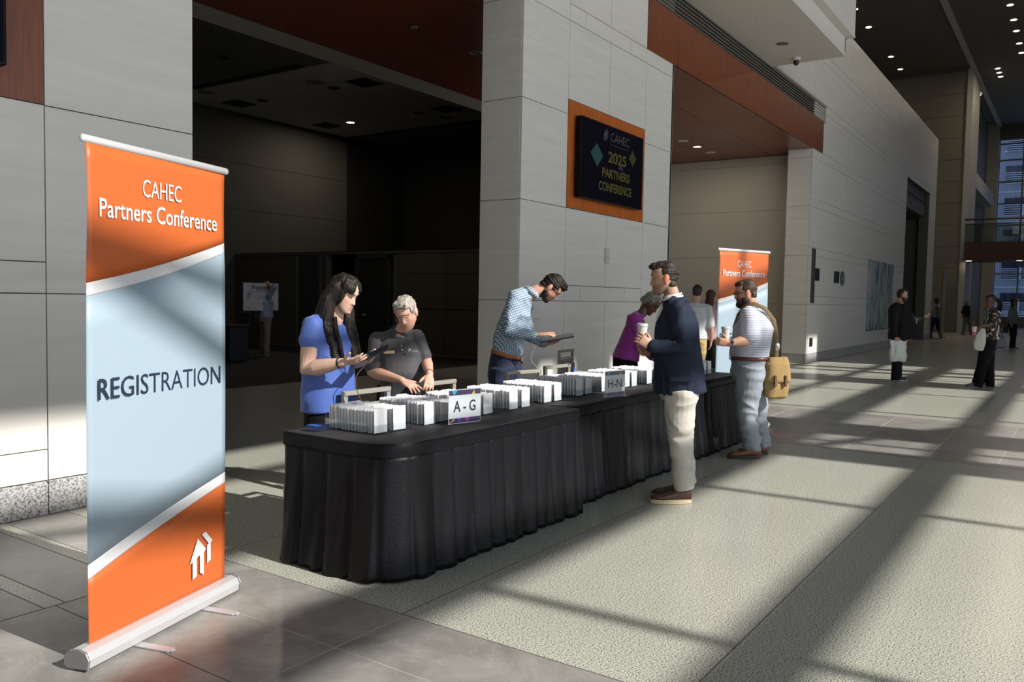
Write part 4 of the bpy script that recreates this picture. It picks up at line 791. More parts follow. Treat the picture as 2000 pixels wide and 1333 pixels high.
# flap pocket and vent
mb=MB(); mb.box(-.09,.075,-.232,-.222,.935,.975); mb.build('pocket_flap',[navy],jk,bev=.004)
collar(J['neck']+Vector((.012,0,-.028)),(-.22,0,1),.070,.045,mat('white_shirt',(.66,.66,.68),.7),t,(-1,0,-.2),.3,'shirt_collar',1.12)
V,F=loft([(J['t1']+Vector((-.075,0,.03)),Vector((0,.05,0)),Vector((.02,0,0))),(J['t2']+Vector((-.145,0,.02)),Vector((0,.04,0)),Vector((.015,0,0)))],16); mesh('shirt_front',V,F,mat('white_shirt',(.66,.66,.68),.7),t)
collar(J['neck']+Vector((.02,0,-.05)),(-.22,0,1),.088,.036,navy,t,(-1,0,-.6),.35,'lapel',1.16)
cr=fabric('cream_chino',(.50,.475,.43),.75,.2)
fuse('trousers',[loft([(J['hip']+Vector((0,0,.08)),Vector((0,.17,0)),Vector((.13,0,0))),(J['hip'],Vector((0,.185,0)),Vector((.155,0,0))),(J['hip']+Vector((0,0,-.08)),Vector((0,.17,0)),Vector((.13,0,0)))],28)]+[tube([J['hp'+k],lerp(J['hp'+k],J['k'+k],.5)+Vector((0,0,0)),J['k'+k],lerp(J['k'+k],J['a'+k],.45)+Vector((.01,0,0)),J['a'+k]+Vector((.0,0,.08)),J['a'+k]+Vector((.015,0,.0))],[.13,.115,.088,.080,.082,.074],20,caps=False) for k in 'LR'],.006,cr,t,8,cloth(.009,25,(6,6,15)))
br=mat('brown_leather',(.085,.038,.022),.42,noise_amt=.2,noise_scale=30); so=mat('cream_sole',(.62,.50,.33),.6)
shoe(t,J['aL']+Vector((.07,0,0)),J['toeL'],.31,br,so,1.08); shoe(t,J['aR']+Vector((.05,0,0)),J['toeR'],.31,br,so,1.08)
hk=hairmat('dark_brown_hair',(.022,.015,.011))
hair(h,[((-.023,0,.045),(.092,.084,.088),0),((.03,0,.095),(.062,.06,.034),12),((.072,0,.098),(.034,.052,.024),12),((-.06,0,.01),(.045,.066,.06),0)],hk,t,.0045,.003,(100,100,18),flow='x')
hair(h,[((-.02,.0,.008),(.085,.0775,.05),0),((-.05,0,-.04),(.048,.066,.045),0)],hairmat('fade_hair',(.05,.036,.028),rough=.7),t,.0045,.001,name='sideburn_hair')
c_=cup(t,J,'cup','white lidded paper cup in the hand of the man in the navy blazer')
# ---- man in striped polo
t,J=person('stripe','bearded man in a blue striped polo shirt and grey trousers, satchel on his back')
h=HF(J['head'],176,6,sc=1.03)
body=[headpart(h,1.08,1.0)]+ears(h)
body+=[tube([J['t1'],J['neck']+Vector((.02,0,-.01)),h.w(-.035,0,-.05)],[.07,.066,.062],16),loft(trings(J,[(.07,.06),(.15,.10),(.18,.13),(.17,.14),(.17,.14),(.16,.13)],180,.88),24)]
body+=[arm(J['sL'],J['eL'],J['wL'],1.35),arm(J['sR'],J['eR'],J['wR'],1.3)]
body+=hand(J['wL'],Vector((-1,.1,.15)),(-.1,1,.1),(0,0,1),35,.8,1.0,thumb=.9)+hand(J['wR'],(-1,-.4,.1),(0,-.6,.6),(0,.2,1),35)
J.update(hpL=J['hip']+Vector((-.01,-.10,-.02)),hpR=J['hip']+Vector((.03,.10,-.02)))
body+=legs(J,[.07,.07,.05,.05,.035])
fuse('body',body,.005,SK,t,2,None,skincol((.52,.27,.19),h,.85,(.04,.025,.02),ear=.3))
face(h,t,(.04,.022,.015))
st=checks('striped_cloth',(.56,.58,.66),(.3,.32,.5),(.26,.28,.44),30,42,.34,(0,0,0),'stripe')
P=[loft([(J['t0']+Vector((0,0,-.02)),Vector((0,.075,0)),Vector((.075,0,.02)))]+trings(J,[(.07,.07),(.16,.12),(.225,.185),(.215,.195),(.205,.185),(.20,.18)],180)[1:-1]+[(J['t4']+Vector((0,0,-.03)),Vector((0,.20,0)),Vector((.18,0,0)))],34,2.3)]
P+=[tube([J['sL'],J['t1'],J['sR']],[.075,.085,.075],18),tube([J['sL'],lerp(J['sL'],J['eL'],.45),lerp(J['sL'],J['eL'],.85)],[.085,.086,.092],22),tube([J['sR'],lerp(J['sR'],J['eR'],.8)],[.08,.085],22)]
sh=fuse('striped_polo',P,.007,st,t,6,cloth(.007,31,(8,8,9)))
collar(J['neck']+Vector((.015,0,-.02)),(-.3,0,1),.078,.036,mat('polo_collar',(.52,.54,.62),.7),t,(-1,0,-.2),.3,'collar',1.18)
gp=fabric('grey_chino',(.25,.285,.33),.7,.2)
fuse('trousers',[loft([(J['t4']+Vector((0,0,.0)),Vector((0,.20,0)),Vector((.175,0,0))),(J['hip']+Vector((.01,0,-.06)),Vector((0,.215,0)),Vector((.20,0,0))),(J['hip']+Vector((0,0,-.16)),Vector((0,.19,0)),Vector((.16,0,0)))],30)]+[tube([J['hp'+k],lerp(J['hp'+k],J['k'+k],.5),J['k'+k],lerp(J['k'+k],J['a'+k],.45),J['a'+k]+Vector((0,0,.05)),J['a'+k]+Vector((.01,0,-.025))],[.14,.132,.105,.095,.09,.084],20,caps=False) for k in 'LR'],.007,gp,t,8,cloth(.011,35,(6,6,16)))
belt(J,J['t4']+Vector((0,0,-.012)),.205,.186,180,(0,0,1),mat('brown_belt',(.12,.03,.018),.35),t,.036)
br2=mat('russet_leather',(.16,.05,.025),.4); dk=mat('dark_sole',(.03,.02,.015),.6)
shoe(t,J['aL']+Vector((.09,0,0)),J['toeL'],.32,br2,dk,1.05); shoe(t,J['aR']+Vector((.07,0,0)),J['toeR'],.31,br2,dk,1.05)
hs=hairmat('brown_hair',(.05,.03,.018))
hair(h,[((-.024,0,.044),(.094,.0865,.090),0),((.035,0,.088),(.055,.062,.034),8),((-.064,0,-.015),(.043,.070,.06),0),((.0,.064,.045),(.04,.016,.03),0),((.0,-.064,.045),(.04,.016,.03),0)],hs,t,.005,.0025,(100,100,18),flow='x')
hair(h,[((.04,0,-.10),(.056,.054,.042),10),((.012,.056,-.068),(.038,.018,.045),10),((.012,-.056,-.068),(.038,.018,.045),10),((.078,0,-.054),(.012,.030,.008),0)],hairmat('beard_dark',(.03,.017,.011)),t,.0045,.002,name='beard')
gm=MB()
for s in (1,-1):
    P=[h.w(.096,s*.034+.022*math.cos(a),.002+.016*math.sin(a)) for a in np.linspace(0,2*PI,17)]; gm.tube(P,.0024,6); gm.tube([h.w(.094,s*.056,.008),h.w(.03,s*.084,.008),h.w(-.012,s*.085,.004)],.0026,6)
gm.tube([h.w(.098,-.014,.004),h.w(.103,0,.007),h.w(.098,.014,.004)],.0022,6)
gm.build('glasses',[black],t,smooth=True)
mb=MB(); d=(J['wL']-J['eL']).normalized(); a,b=frame(d); w_=lerp(J['eL'],J['wL'],.84); mb.add(*loft([(w_,a*.038,b*.036),(w_+d*.022,a*.036,b*.034)],24)); wt=mb.build('wristwatch',[mat('watch_band',(.4,.4,.4),.3,metal=.7)],t,smooth=True)
mb=MB(); mb.add(*ellip(w_+d*.011+Vector((0,-.036,.01)),(.016,.006,.016))); mb.build('watch_face',[black],wt,smooth=True)
sp_=t
cup(t,J,'cup','white lidded paper cup held by the man with the canvas satchel',sleeve=True)
# satchel
bg_=thing('satchel','tan canvas messenger bag hanging at the back of the man in the striped polo','bag',toworld(t,(.255,-.12,.0)),PRZ+.25)
cv=mat('tan_canvas',(.30,.20,.075),.85,noise_amt=.12,noise_scale=60,bump=.3,bump_scale=80)
R=[]
for z,w_,d_ in ((.60,.09,.03),(.615,.125,.062),(.70,.135,.075),(.80,.125,.068),(.93,.115,.055),(.985,.10,.035)): R.append((Vector((.03*(z-.6)*-1,0,z)),Vector((w_,0,0)),Vector((0,d_,0))))
fuse('bag_body',[loft(R,32,3)],.006,cv,bg_,2,cloth(.005,41,(14,14,6)))
R=[(Vector((.0,-.0,z)),Vector((w_,0,0)),Vector((0,d_,0))) for z,w_,d_ in ((.76,.135,.08),(.78,.14,.086),(.93,.125,.068),(1.0,.105,.043),(1.005,.09,.03))]
fuse('bag_flap',[loft(R,32,3)],.006,cv,bg_,2,cloth(.004,43,(12,12,5)))
for x in (-.06,.05): mb=MB(); mb.box(x-.012,x+.012,-.098,-.075,.72,.83); mb.build('buckle_strap',[mat('bag_leather',(.14,.07,.03),.5)],bg_,bev=.003)
Minv=(Matrix.Translation(bg_.location)@Matrix.Rotation(PRZ+.25,4,'Z')).inverted()
L_=[(.26,-.08,.98),(.262,-.10,1.10),(.245,-.12,1.22),(.20,-.155,1.36),(.10,-.175,1.475),(.0,-.17,1.515),(-.08,-.12,1.49),(-.11,.0,1.40),(-.12,.1,1.28)]
mb=MB(); mb.tube([Minv@toworld(t,p) for p in L_],[.022]*len(L_),10,0,[.005]*len(L_),up=(0,-1,0)); mb.build('shoulder_strap',[mat('strap_olive',(.17,.12,.055),.8)],bg_,smooth=True)
mb=MB(); mb.tube([Minv@toworld(t,p) for p in ((.262,-.10,1.07),(.262,-.11,1.10),(.258,-.11,1.13))],[.02,.024,.02],10,0,[.008,.01,.008]); mb.build('strap_ring',[chrome],bg_,smooth=True)
# ================================================================ people further away
def figure(loc,label,Hh,yaw,skin,top,pants,hairc,bulk=1.0,ov={},longs=False,sleeve=.5,stub=0,hairb=None,pitch=4,belly=0,vox=.009,hem=.52,shoes=(.03,.02,.015),shoec=.9,headyaw=None,wide=1.0,neckmat=None,topname='shirt',rz=PRZ):
    t=thing('person',label,'person',loc,rz)
    a=math.radians(yaw); f=Vector((math.cos(a),math.sin(a),0)); l=Vector((-math.sin(a),math.cos(a),0)); Z=Vector((0,0,1))
    J={}
    for i,(z,o) in enumerate(((.845,-.01),(.815,-.01),(.72,.0),(.62,.01+belly*.3),(.54,.0))): J['t%d'%i]=f*o+Z*z*Hh
    J['head']=f*.015+Z*.932*Hh; J['neck']=Z*.86*Hh-f*.01
    for k,s in (('L',1),('R',-1)):
        J['s'+k]=l*(s*.105*Hh*bulk**.5)+Z*.805*Hh; J['e'+k]=l*(s*.135*Hh*bulk**.6)+Z*.63*Hh-f*.02; J['w'+k]=l*(s*.135*Hh*bulk**.6)+Z*.50*Hh+f*.05; J['h'+k]=l*(s*.13*Hh*bulk**.6)+Z*.44*Hh+f*.07
        J['hp'+k]=l*(s*.05*Hh)+Z*.50*Hh; J['k'+k]=l*(s*.055*Hh)+Z*.28*Hh+f*.02; J['a'+k]=l*(s*.055*Hh)+Z*.05*Hh
    for k,v in ov.items(): J[k]=Vector(v)
    for k in 'LR':
        if 'a'+k in ov and 'k'+k not in ov: J['k'+k]=lerp(J['hp'+k],J['a'+k],.48)+f*.04
    h=HF(J['head'],yaw if headyaw is None else headyaw,pitch,sc=1.0)
    ab=[(.065,.065),(.135,.095),(.165,.12),(.155,.125+belly*.5),(.165,.13+belly*.35)]; ab=[(x*bulk,y*bulk) for x,y in ab]
    body=[headpart(h)]+ears(h)+[tube([J['t1'],J['neck'],h.w(-.035,0,-.055)],[.062,.058,.054],14),loft(trings(J,ab,yaw,.85),20)]
    body+=[arm(J['sL'],J['eL'],J['wL'],bulk**.5),arm(J['sR'],J['eR'],J['wR'],bulk**.5)]
    for k,s in (('L',1),('R',-1)):
        d=J['h'+k]-J['w'+k]; n=-l*s if abs(d.normalized().z)>.6 else Z*-1+l*(-s*.5)
        if 'n'+k in J: n=J['n'+k]
        body+=hand(J['w'+k],d,n,f+Z*.3,22,.9,1.0)
    body+=legs(J,[.07,.07,.05,.05,.035])
    fuse('body',body,max(.006,vox*.75),SK,t,2,None,skincol(skin,h,stub))
    face(h,t,tuple(hairc))
    P=[loft([(J['t0']+Vector((0,0,-.01)),l*.06,f*.06)]+trings(J,ab,yaw,1.09)[1:]+[(Z*hem*Hh+J['t4']*Vector((1,1,0)).x*0+Vector((J['t4'].x,J['t4'].y,0)),l*(.175*bulk),f*(.145*bulk+belly*.3))],28,2.3)]
    P+=[tube([J['sL'],J['t1'],J['sR']],[.06*bulk,.075*bulk,.06*bulk],16)]
    for k in 'LR':
        if longs: P+=[tube([J['s'+k],lerp(J['s'+k],J['e'+k],.5),J['e'+k],lerp(J['e'+k],J['w'+k],.5),lerp(J['e'+k],J['w'+k],.96)],[.066*bulk,.062*bulk,.056*bulk,.05*bulk**.5,.042],18)]
        else: P+=[tube([J['s'+k],lerp(J['s'+k],J['e'+k],sleeve),lerp(J['s'+k],J['e'+k],sleeve*1.6)],[.064*bulk,.064*bulk,.068*bulk],18)]
    fuse(topname,P,vox,top,t,2,cloth(.006,int(Hh*1000)%17,(9,9,9)))
    hc=(J['hpL']+J['hpR'])/2; hc.z=0
    fuse('trousers',[loft([(Z*.56*Hh+Vector((J['t4'].x,J['t4'].y,0)),l*.15*bulk,f*.12*bulk),(hc+Z*.51*Hh,l*.17*bulk,f*.14*bulk),(hc+Z*.46*Hh,l*.155*bulk,f*.12*bulk)],24)]+legs(J,[.105*wide,.1*wide,.082*wide,.078*wide,.078*wide],False),vox,pants,t,2,cloth(.006,3,(9,9,14)))
    for k in 'LR':
        an=J['a'+k]; fd=(J['f'+k] if 'f'+k in J else f); base=Vector((an.x,an.y,max(0,an.z-.05*Hh-.02)))
        shoe(t,base-fd*.07,base+fd*.2,.28,mat('shoe_%d_%d'%(shoes[0]*1000,shoes[1]*1000),shoes,.5),mat('sole_%d'%(shoec*100),(shoec*.5,)*3,.6),1.0)
    hm_=hairmat('hair_%d_%d'%(hairc[0]*1000,hairc[2]*1000),hairc)
    hair(h,hairb or [((-.025,0,.042),(.092,.08,.09),0),((.03,0,.088),(.058,.062,.034),8),((-.05,0,-.015),(.055,.072,.06),0)],hm_,t,.007,.002,flow='x')
    return t,J,h
(bx,by),JB=PD['bigman']
ov={k:v for k,v in JB.items() if k[0] in 'ewht' and k not in('hip','head','toeL','toeR')}; ov.update({k:JB[k] for k in ('t0','t1','t2','t3','t4','sR','sL','kR','kL','aR','aL','head')}); ov['hL']=Vector(JB['wL'])+Vector((.17,-.02,.08)); ov['nL']=(0,-.5,1); ov['hpL']=(.05,.09,.86); ov['hpR']=(-.02,-.09,.86)
t,J,h=figure((bx,by,0),'large bearded man in a black jacket with one hand held out, carrying a white bag',1.82,-3,(.42,.24,.17),fabric('black_jacket',(.010,.010,.012),.75,.2),fabric('dark_jeans',(.008,.010,.018)),(.02,.015,.012),1.62,ov,True,stub=.9,belly=.04,headyaw=-12,pitch=2,wide=1.1,topname='jacket',hem=.47,shoes=(.015,.016,.022),shoec=1.0)
hair(h,[((.035,0,-.10),(.055,.055,.036),8),((.01,.055,-.07),(.038,.016,.04),8),((.01,-.055,-.07),(.038,.016,.04),8)],hairmat('beard_black',(.018,.012,.01)),t,.006,.002,name='beard')
lan=mat('lanyard_blue',(.05,.30,.60),.6)
mb=MB(); mb.tube([J['neck']+Vector((.02,-.07,0)),J['t1']+Vector((.20,-.08,-.04)),J['t2']+Vector((.255,-.09,-.02))],[.008]*3,8,0,[.003]*3); ly=mb.build('lanyard',[lan],t,smooth=True)
mb=MB(); mb.box(.0,.006,-.035,.035,-.1,0,0,Matrix.Translation(J['t2']+Vector((.262,-.09,-.02)))); mb.build('badge',[mat('paper_white',(.7,.7,.7),.5)],ly)
wb=thing('shopping_bag','white plastic bag hanging from the hand of the man in the black jacket','bag',toworld(t,(-.155,-.27,0)),PRZ)
R=[(Vector((.01,0,z)),Vector((w_,0,0)),Vector((0,d_,0))) for z,w_,d_ in ((.40,.11,.05),(.415,.15,.07),(.55,.165,.075),(.68,.15,.05),(.78,.16,.022),(.83,.17,.008))]
fuse('bag_body',[loft(R,32,2.6)],.008,mat('bag_plastic',(.62,.66,.63),.45,bump=.3,bump_scale=14),wb,1,cloth(.016,51,(9,9,5)))
mb=MB()
for s in (-1,1): mb.tube([(s*.09,0,.80),(s*.035,0,.86),(-.015,0,.875)],[.012,.009,.008],8,0,[.004]*3)
mb.build('bag_handle',[mat('bag_plastic',(.62,.66,.63),.45)],wb,smooth=True)
# woman with floral blouse
(bx,by),JB=PD['floral']
ov={k:v for k,v in JB.items() if k not in('hip','toeL','toeR','neck')}; ov['hpL']=(.06,-.08,.86); ov['hpR']=(.15,.08,.86)
fm_=bpy.data.materials.new('floral_cloth'); fm_.use_nodes=True; N,L=nd(fm_); b=N['Principled BSDF']; b.inputs['Roughness'].default_value=.7
tc=N.new('ShaderNodeTexCoord'); v=N.new('ShaderNodeTexNoise'); v.inputs['Scale'].default_value=13; v.inputs['Detail'].default_value=2; L.new(tc.outputs['Object'],v.inputs[0]); r=N.new('ShaderNodeValToRGB'); r.color_ramp.interpolation='CONSTANT'; e=r.color_ramp.elements; e[0].position=0; e[0].color=(.010,.009,.009,1); e[1].position=.62; e[1].color=(.55,.50,.47,1); q=e.new(.54); q.color=(.25,.13,.05,1); q=e.new(.57); q.color=(.4,.3,.25,1)
L.new(v.outputs[0],r.inputs[0]); L.new(r.outputs[0],b.inputs['Base Color']); MATS['floral']=fm_
t,J,h=figure((bx,by,0),'woman with braided ponytail in a black floral blouse and wide black trousers',1.72,180,(.10,.05,.032),fm_,fabric('wide_black',(.006,.006,.007)),(.008,.007,.007),.98,ov,False,.75,headyaw=176,pitch=3,wide=1.25,topname='blouse',hairb=[((-.025,0,.04),(.092,.08,.09),0),((-.08,0,.03),(.05,.05,.05),0),((.03,0,.085),(.055,.06,.03),8)],shoes=(.10,.10,.10),shoec=.3)
mb=MB()
for i in range(9):
    y=(i-4)*.014; mb.tube([h.w(-.10,y*.5,.05),h.w(-.16,y,.03),h.w(-.185,y*1.4,-.06),h.w(-.17,y*1.6,-.17),h.w(-.13+.01*(i%3),y*1.8,-.25-.01*(i%4))],[.014,.016,.014,.011,.004],8)
mb.build('braids',[mat('braid',(.008,.007,.007),.6)],t,smooth=True)
mb=MB(); mb.tube([J['neck']+Vector((.06,-.05,.03)),J['neck']+Vector((-.0,-.09,-.03)),J['t2']+Vector((-.13,-.07,.02)),J['t3']+Vector((-.15,-.06,.08))],[.009]*4,8,0,[.003]*4); mb.build('lanyard',[lan],t,smooth=True)
dr=thing('iced_drink','clear cup of pink iced drink with a red straw held by the woman in florals','cup',toworld(t,(-.33,-.27,1.00)),PRZ)
V,F=loft([(Vector((0,0,z)),Vector((r_,0,0)),Vector((0,r_,0))) for z,r_ in ((0,.032),(.15,.045),(.151,.04))],24); mesh('cup_body',V,F,mat('drink_cup',(.62,.50,.50),.2),dr)
V,F=loft([(Vector((0,0,z)),Vector((r_,0,0)),Vector((0,r_,0))) for z,r_ in ((.005,.033),(.055,.0375),(.056,.03))],24); mesh('drink',V,F,mat('pink_drink',(.60,.06,.10),.3),dr)
mb=MB(); mb.tube([(0,0,.15),(-.02,0,.26)],.005,8); mb.build('straw',[mat('red_straw',(.55,.06,.03),.4)],dr,smooth=True)
hb2=thing('carrier_bag','off-white paper bag dangling below the pink drink','bag',toworld(t,(-.19,-.22,0)),PRZ)
R=[(Vector((x,0,z)),Vector((w_,0,0)),Vector((0,d_,0))) for x,z,w_,d_ in ((.0,.70,.06,.03),(-.01,.72,.09,.045),(-.0,.85,.11,.05),(.02,1.0,.09,.035),(.05,1.12,.05,.012))]
fuse('bag_body',[loft(R,28,2.6)],.008,mat('bag_offwhite',(.48,.47,.42),.7),hb2,1,cloth(.008,52,(9,9,5)))
hb3=thing('handbag','dark handbag behind the hip of the woman in the floral blouse','bag',toworld(t,(.30,.05,0)),PRZ)
R=[(Vector((0,0,z)),Vector((w_,0,0)),Vector((0,d_,0))) for z,w_,d_ in ((.74,.13,.05),(.76,.15,.06),(.9,.14,.055),(.98,.12,.03))]
fuse('bag_body',[loft(R,28,3)],.008,mat('bag_dark',(.02,.02,.024),.4),hb3,1)
mb=MB(); mb.tube([(-.09,0,.97),(-.05,0,1.12),(.05,0,1.12),(.09,0,.97)],.008,8); mb.build('bag_handle',[mat('bag_dark',(.02,.02,.024),.4)],hb3,smooth=True)
# man with back turned, beyond the navy blazer
t,J,h=figure((12.9,5.2,0),'man seen from behind in a pale grey polo and khaki trousers',1.76,72,(.45,.25,.18),checks('pale_stripe',(.50,.52,.53),(.3,.3,.3),(.36,.39,.42),20,26,.3,(0,0,0),'stripe'),fabric('khaki',(.40,.27,.12)),(.02,.015,.012),1.12,{'aL':(-.03,.1,.09),'head':(.017,.0,1.672)},False,.55,topname='polo_shirt')
t,J,h=figure((13.55,5.45,0),'person in a pink top and black trousers, half hidden by the far banner',1.68,60,(.45,.25,.18),fabric('pink_top',(.50,.30,.32)),fabric('black_trousers',(.006,.006,.007)),(.06,.02,.012),1.0,{'head':(.25,.02,1.60),'neck':(.25,0,1.46),'t0':(.25,0,1.44),'t1':(.25,0,1.37),'t2':(.24,0,1.21),'t3':(.24,0,1.04),'t4':(.24,0,.91),'sL':(.10,.09,1.35),'eL':(.06,.1,1.1),'wL':(.1,.0,.95),'hL':(.11,0,.86),'sR':(.36,-.08,1.35),'eR':(.40,-.1,1.1),'wR':(.38,-.1,.9),'hR':(.38,-.1,.8),'hpL':(.18,.03,.84),'hpR':(.30,-.04,.84),'kL':(.18,.03,.46),'kR':(.3,-.04,.46),'aL':(.18,.03,.09),'aR':(.3,-.04,.09)},False,.6,topname='top',hairb=[((-.03,0,.04),(.095,.085,.095),0),((-.07,0,-.08),(.05,.08,.12),0)])
# people at the far end
t,J,h=figure((43.4,5.5,0),'man in a white polo and blue trousers walking at the far end',1.86,-40,(.10,.055,.04),fabric('white_polo',(.42,.42,.43)),fabric('blue_trousers',(.02,.025,.12)),(.015,.012,.01),1.15,{'head':(-.127,0,1.77),'neck':(-.135,0,1.62),'aR':(-.42,-.1,.10),'aL':(.18,.1,.16),'kL':(.02,.08,.52),'kR':(-.36,-.05,.5),'hpL':(-.06,.06,.93),'hpR':(-.26,-.06,.93),'t0':(-.15,0,1.57),'t1':(-.15,0,1.52),'t2':(-.15,0,1.34),'t3':(-.16,0,1.15),'t4':(-.16,0,1.0),'sL':(.04,.12,1.50),'eL':(.12,.14,1.2),'wL':(.12,.1,.98),'hL':(.11,.1,.9),'sR':(-.33,-.1,1.5),'eR':(-.44,-.1,1.25),'wR':(-.47,-.2,1.08),'hR':(-.47,-.25,1.0)},False,.6,vox=.014,topname='polo_shirt')
t,J,h=figure((49.6,5.0,0),'balding man in a dark shirt and khaki trousers at the far end of the hall',1.84,-60,(.16,.08,.06),fabric('dark_shirt',(.012,.011,.012)),fabric('dull_khaki',(.10,.085,.06)),(.06,.045,.04),1.2,{'aR':(-.25,-.2,.09),'aL':(.35,.1,.12)},False,.6,vox=.014,topname='polo_shirt',hairb=[((-.05,0,-.01),(.055,.077,.05),0)])
t,J,h=figure((35.3,2.06,0),'woman with long dark hair in a grey-blue blouse and black trousers, far right',1.78,-50,(.09,.045,.03),fabric('greyblue',(.10,.12,.14)),fabric('black_trousers',(.006,.006,.007)),(.008,.007,.007),1.05,{'head':(.03,0,1.70),'aR':(-.05,-.1,.09),'aL':(.1,.06,.12)},True,.6,vox=.012,topname='blouse',hairb=[((-.03,0,.04),(.10,.09,.10),0),((-.05,.06,-.12),(.05,.035,.17),0),((-.03,-.07,-.12),(.05,.035,.17),0)])
hb4=thing('handbag','black handbag carried by the woman with long dark hair, far right','bag',toworld(t,(-.28,0,0)),PRZ); V,F=loft([(Vector((0,0,z)),Vector((w_,0,0)),Vector((0,.05,0))) for z,w_ in ((.58,.13),(.6,.15),(.85,.12))],20,3); mesh('bag_body',V,F,mat('bag_dark',(.02,.02,.024),.4),hb4); mb=MB(); mb.tube([(-.06,0,.84),(0,0,1.02),(.06,0,.84)],.01,8); mb.build('bag_handle',[mat('bag_dark',(.02,.02,.024),.4)],hb4,smooth=True)
# man by the easel in the dim room
t,J,h=figure((13.5,16.1,0),'man in a light blue shirt with one hand behind his head, facing the welcome sign',1.80,150,(.30,.16,.11),fabric('light_blue_shirt',(.20,.24,.34)),fabric('stone_chino',(.17,.15,.12)),(.20,.15,.12),1.1,{'head':(-.34,.0,1.69),'neck':(-.36,0,1.56),'t0':(-.36,0,1.52),'t1':(-.36,0,1.46),'t2':(-.355,0,1.30),'t3':(-.36,0,1.12),'t4':(-.355,0,.98),'sR':(-.24,-.12,1.45),'eR':(-.13,-.16,1.62),'wR':(-.25,-.1,1.74),'hR':(-.33,-.02,1.72),'sL':(-.46,.12,1.44),'eL':(-.56,.12,1.2),'wL':(-.56,.05,1.08),'hL':(-.57,-.03,1.03),'hpL':(-.42,.05,.92),'hpR':(-.31,-.05,.92),'kL':(-.42,.05,.5),'kR':(-.31,-.05,.5),'aL':(-.44,.05,.09),'aR':(-.33,-.05,.09)},False,.9,vox=.01,topname='shirt')
# ================================================================ banners
ORG=(.50,.110,.026); BLU=(.30,.385,.455)
bo=mat('banner_orange',ORG,.45,spec=.35); bb=mat('banner_blue',BLU,.45,spec=.35); bw=mat('banner_white',(.60,.60,.62),.45); bn=mat('banner_navy',(.008,.018,.045),.6)
def banner(base,d,label,group=None):
    d=Vector((d[0],d[1],0)).normalized(); rz=math.atan2(d.y,d.x)
    t=thing('roll_up_banner',label,'banner',(base[0],base[1],0),rz)
    W=.87; N_=14
    lines=[('o',lambda s:2.12),('w',lambda s:1.557+.217*s/W-.012*math.sin(PI*s/W)),('b',lambda s:1.503+.222*s/W-.012*math.sin(PI*s/W)),('w2',lambda s:.412+.215*s/W+.012*math.sin(PI*s/W)),('o2',lambda s:.352+.222*s/W+.012*math.sin(PI*s/W)),('e',lambda s:.055)]
    V=[];F=[];fm=[]; rows=[]
    cols=24
    def yy(s,z): return .004*math.sin(z*2.1+s*3)-.006*math.sin(PI*s/W)*math.sin(PI*z/2.1)
    ml=[0,2,1,2,0]
    for b_ in range(5):
        sub=8
        for r_ in range(sub+1):
            for c in range(cols+1):
                s=W*c/cols; z=lines[b_][1](s)*(1-r_/sub)+lines[b_+1][1](s)*r_/sub; e_=-.006*math.sin(min(1,max(0,(2.12-z)/.5))*PI)
                ss=s+( -e_ if c==0 else (e_ if c==cols else 0)); V.append((ss,yy(s,z),z))
        o=len(V)-(sub+1)*(cols+1)
        for r_ in range(sub):
            for c in range(cols): F.append((o+r_*(cols+1)+c,o+(r_+1)*(cols+1)+c,o+(r_+1)*(cols+1)+c+1,o+r_*(cols+1)+c+1)); fm.append(ml[b_])
    g=mesh('graphic_panel',V,F,[bo,bb,bw],t,fm,True); md=g.modifiers.new('s','SOLIDIFY'); md.thickness=.0012; md.offset=1
    mb=MB(); mb.tube([(-.012,0,2.128),(W+.012,0,2.128)],.012,16,0,.017,up=(0,0,1)); mb.build('top_rail',[alu],t,smooth=True)
    prof=[(-.055,0.012),(-.06,.05),(-.045,.078),(-.012,.088),(.03,.084),(.058,.06),(.06,.02),(.045,.008)]
    mb=MB(); mb.prism(prof,(-.055,0,0),(0,1,0),(0,0,1),(W+.10,0,0)); cs=mb.build('cassette',[alu],t,bev=.006)
    mb=MB()
    for x in (-.066,W+.045): mb.prism([(a*1.06,b*1.04) for a,b in prof],(x,0,0),(0,1,0),(0,0,1),(.012,0,0))
    cp=MB(); cp.prism([(a*1.06,b*1.04) for a,b in prof],(-.066,0,0),(0,1,0),(0,0,1),(.012,0,0)); cp.build('end_cap',[mat('cap_grey',(.28,.28,.29),.45,metal=.5)],t,bev=.003)
    cp=MB(); cp.prism([(a*1.06,b*1.04) for a,b in prof],(W+.045,0,0),(0,1,0),(0,0,1),(.012,0,0)); cp.build('end_cap',[mat('cap_grey',(.28,.28,.29),.45,metal=.5)],t,bev=.003)
    for x in (.22,.66):
        q=MB(); q.box(x-.02,x+.02,-.22,.12,.0015,.010); q.box(x-.012,x+.012,-.235,-.22,.0015,.010); q.build('foot',[alu],t,bev=.002)
    mb=MB(); mb.tube([(W/2,.03,.05),(W/2,.03,2.12)],.01,10); mb.build('pole',[alu],t,smooth=True)
    n=(0,-1,0); o_=.009
    textobj('lettering','CAHEC',.243,.076,bw,g,(.302,-o_,1.935),(1,0,0),(0,0,1),n,bold=.0)
    textobj('lettering','Partners Conference',.735,.078,bw,g,(.062,-o_,1.826),(1,0,0),(0,0,1),n,bold=.012)
    textobj('lettering','REGISTRATION',.775,.088,bn,g,(.050,-o_,1.081),(1,0,0),(0,0,1),n)
    lg=MB(); logo(lg,(.60,-o_-.001,.155),(1,0,0),(0,0,1),.165,Vector((0,.0015,0))); lg.build('logo',[bw],g)
    return t
banner((1.773,3.275),(.958,.287),'tall orange and blue roll-up banner reading REGISTRATION at the left foreground')
banner((9.18,3.44),(.932,-.364),'orange and blue roll-up banner behind the man in the striped polo')
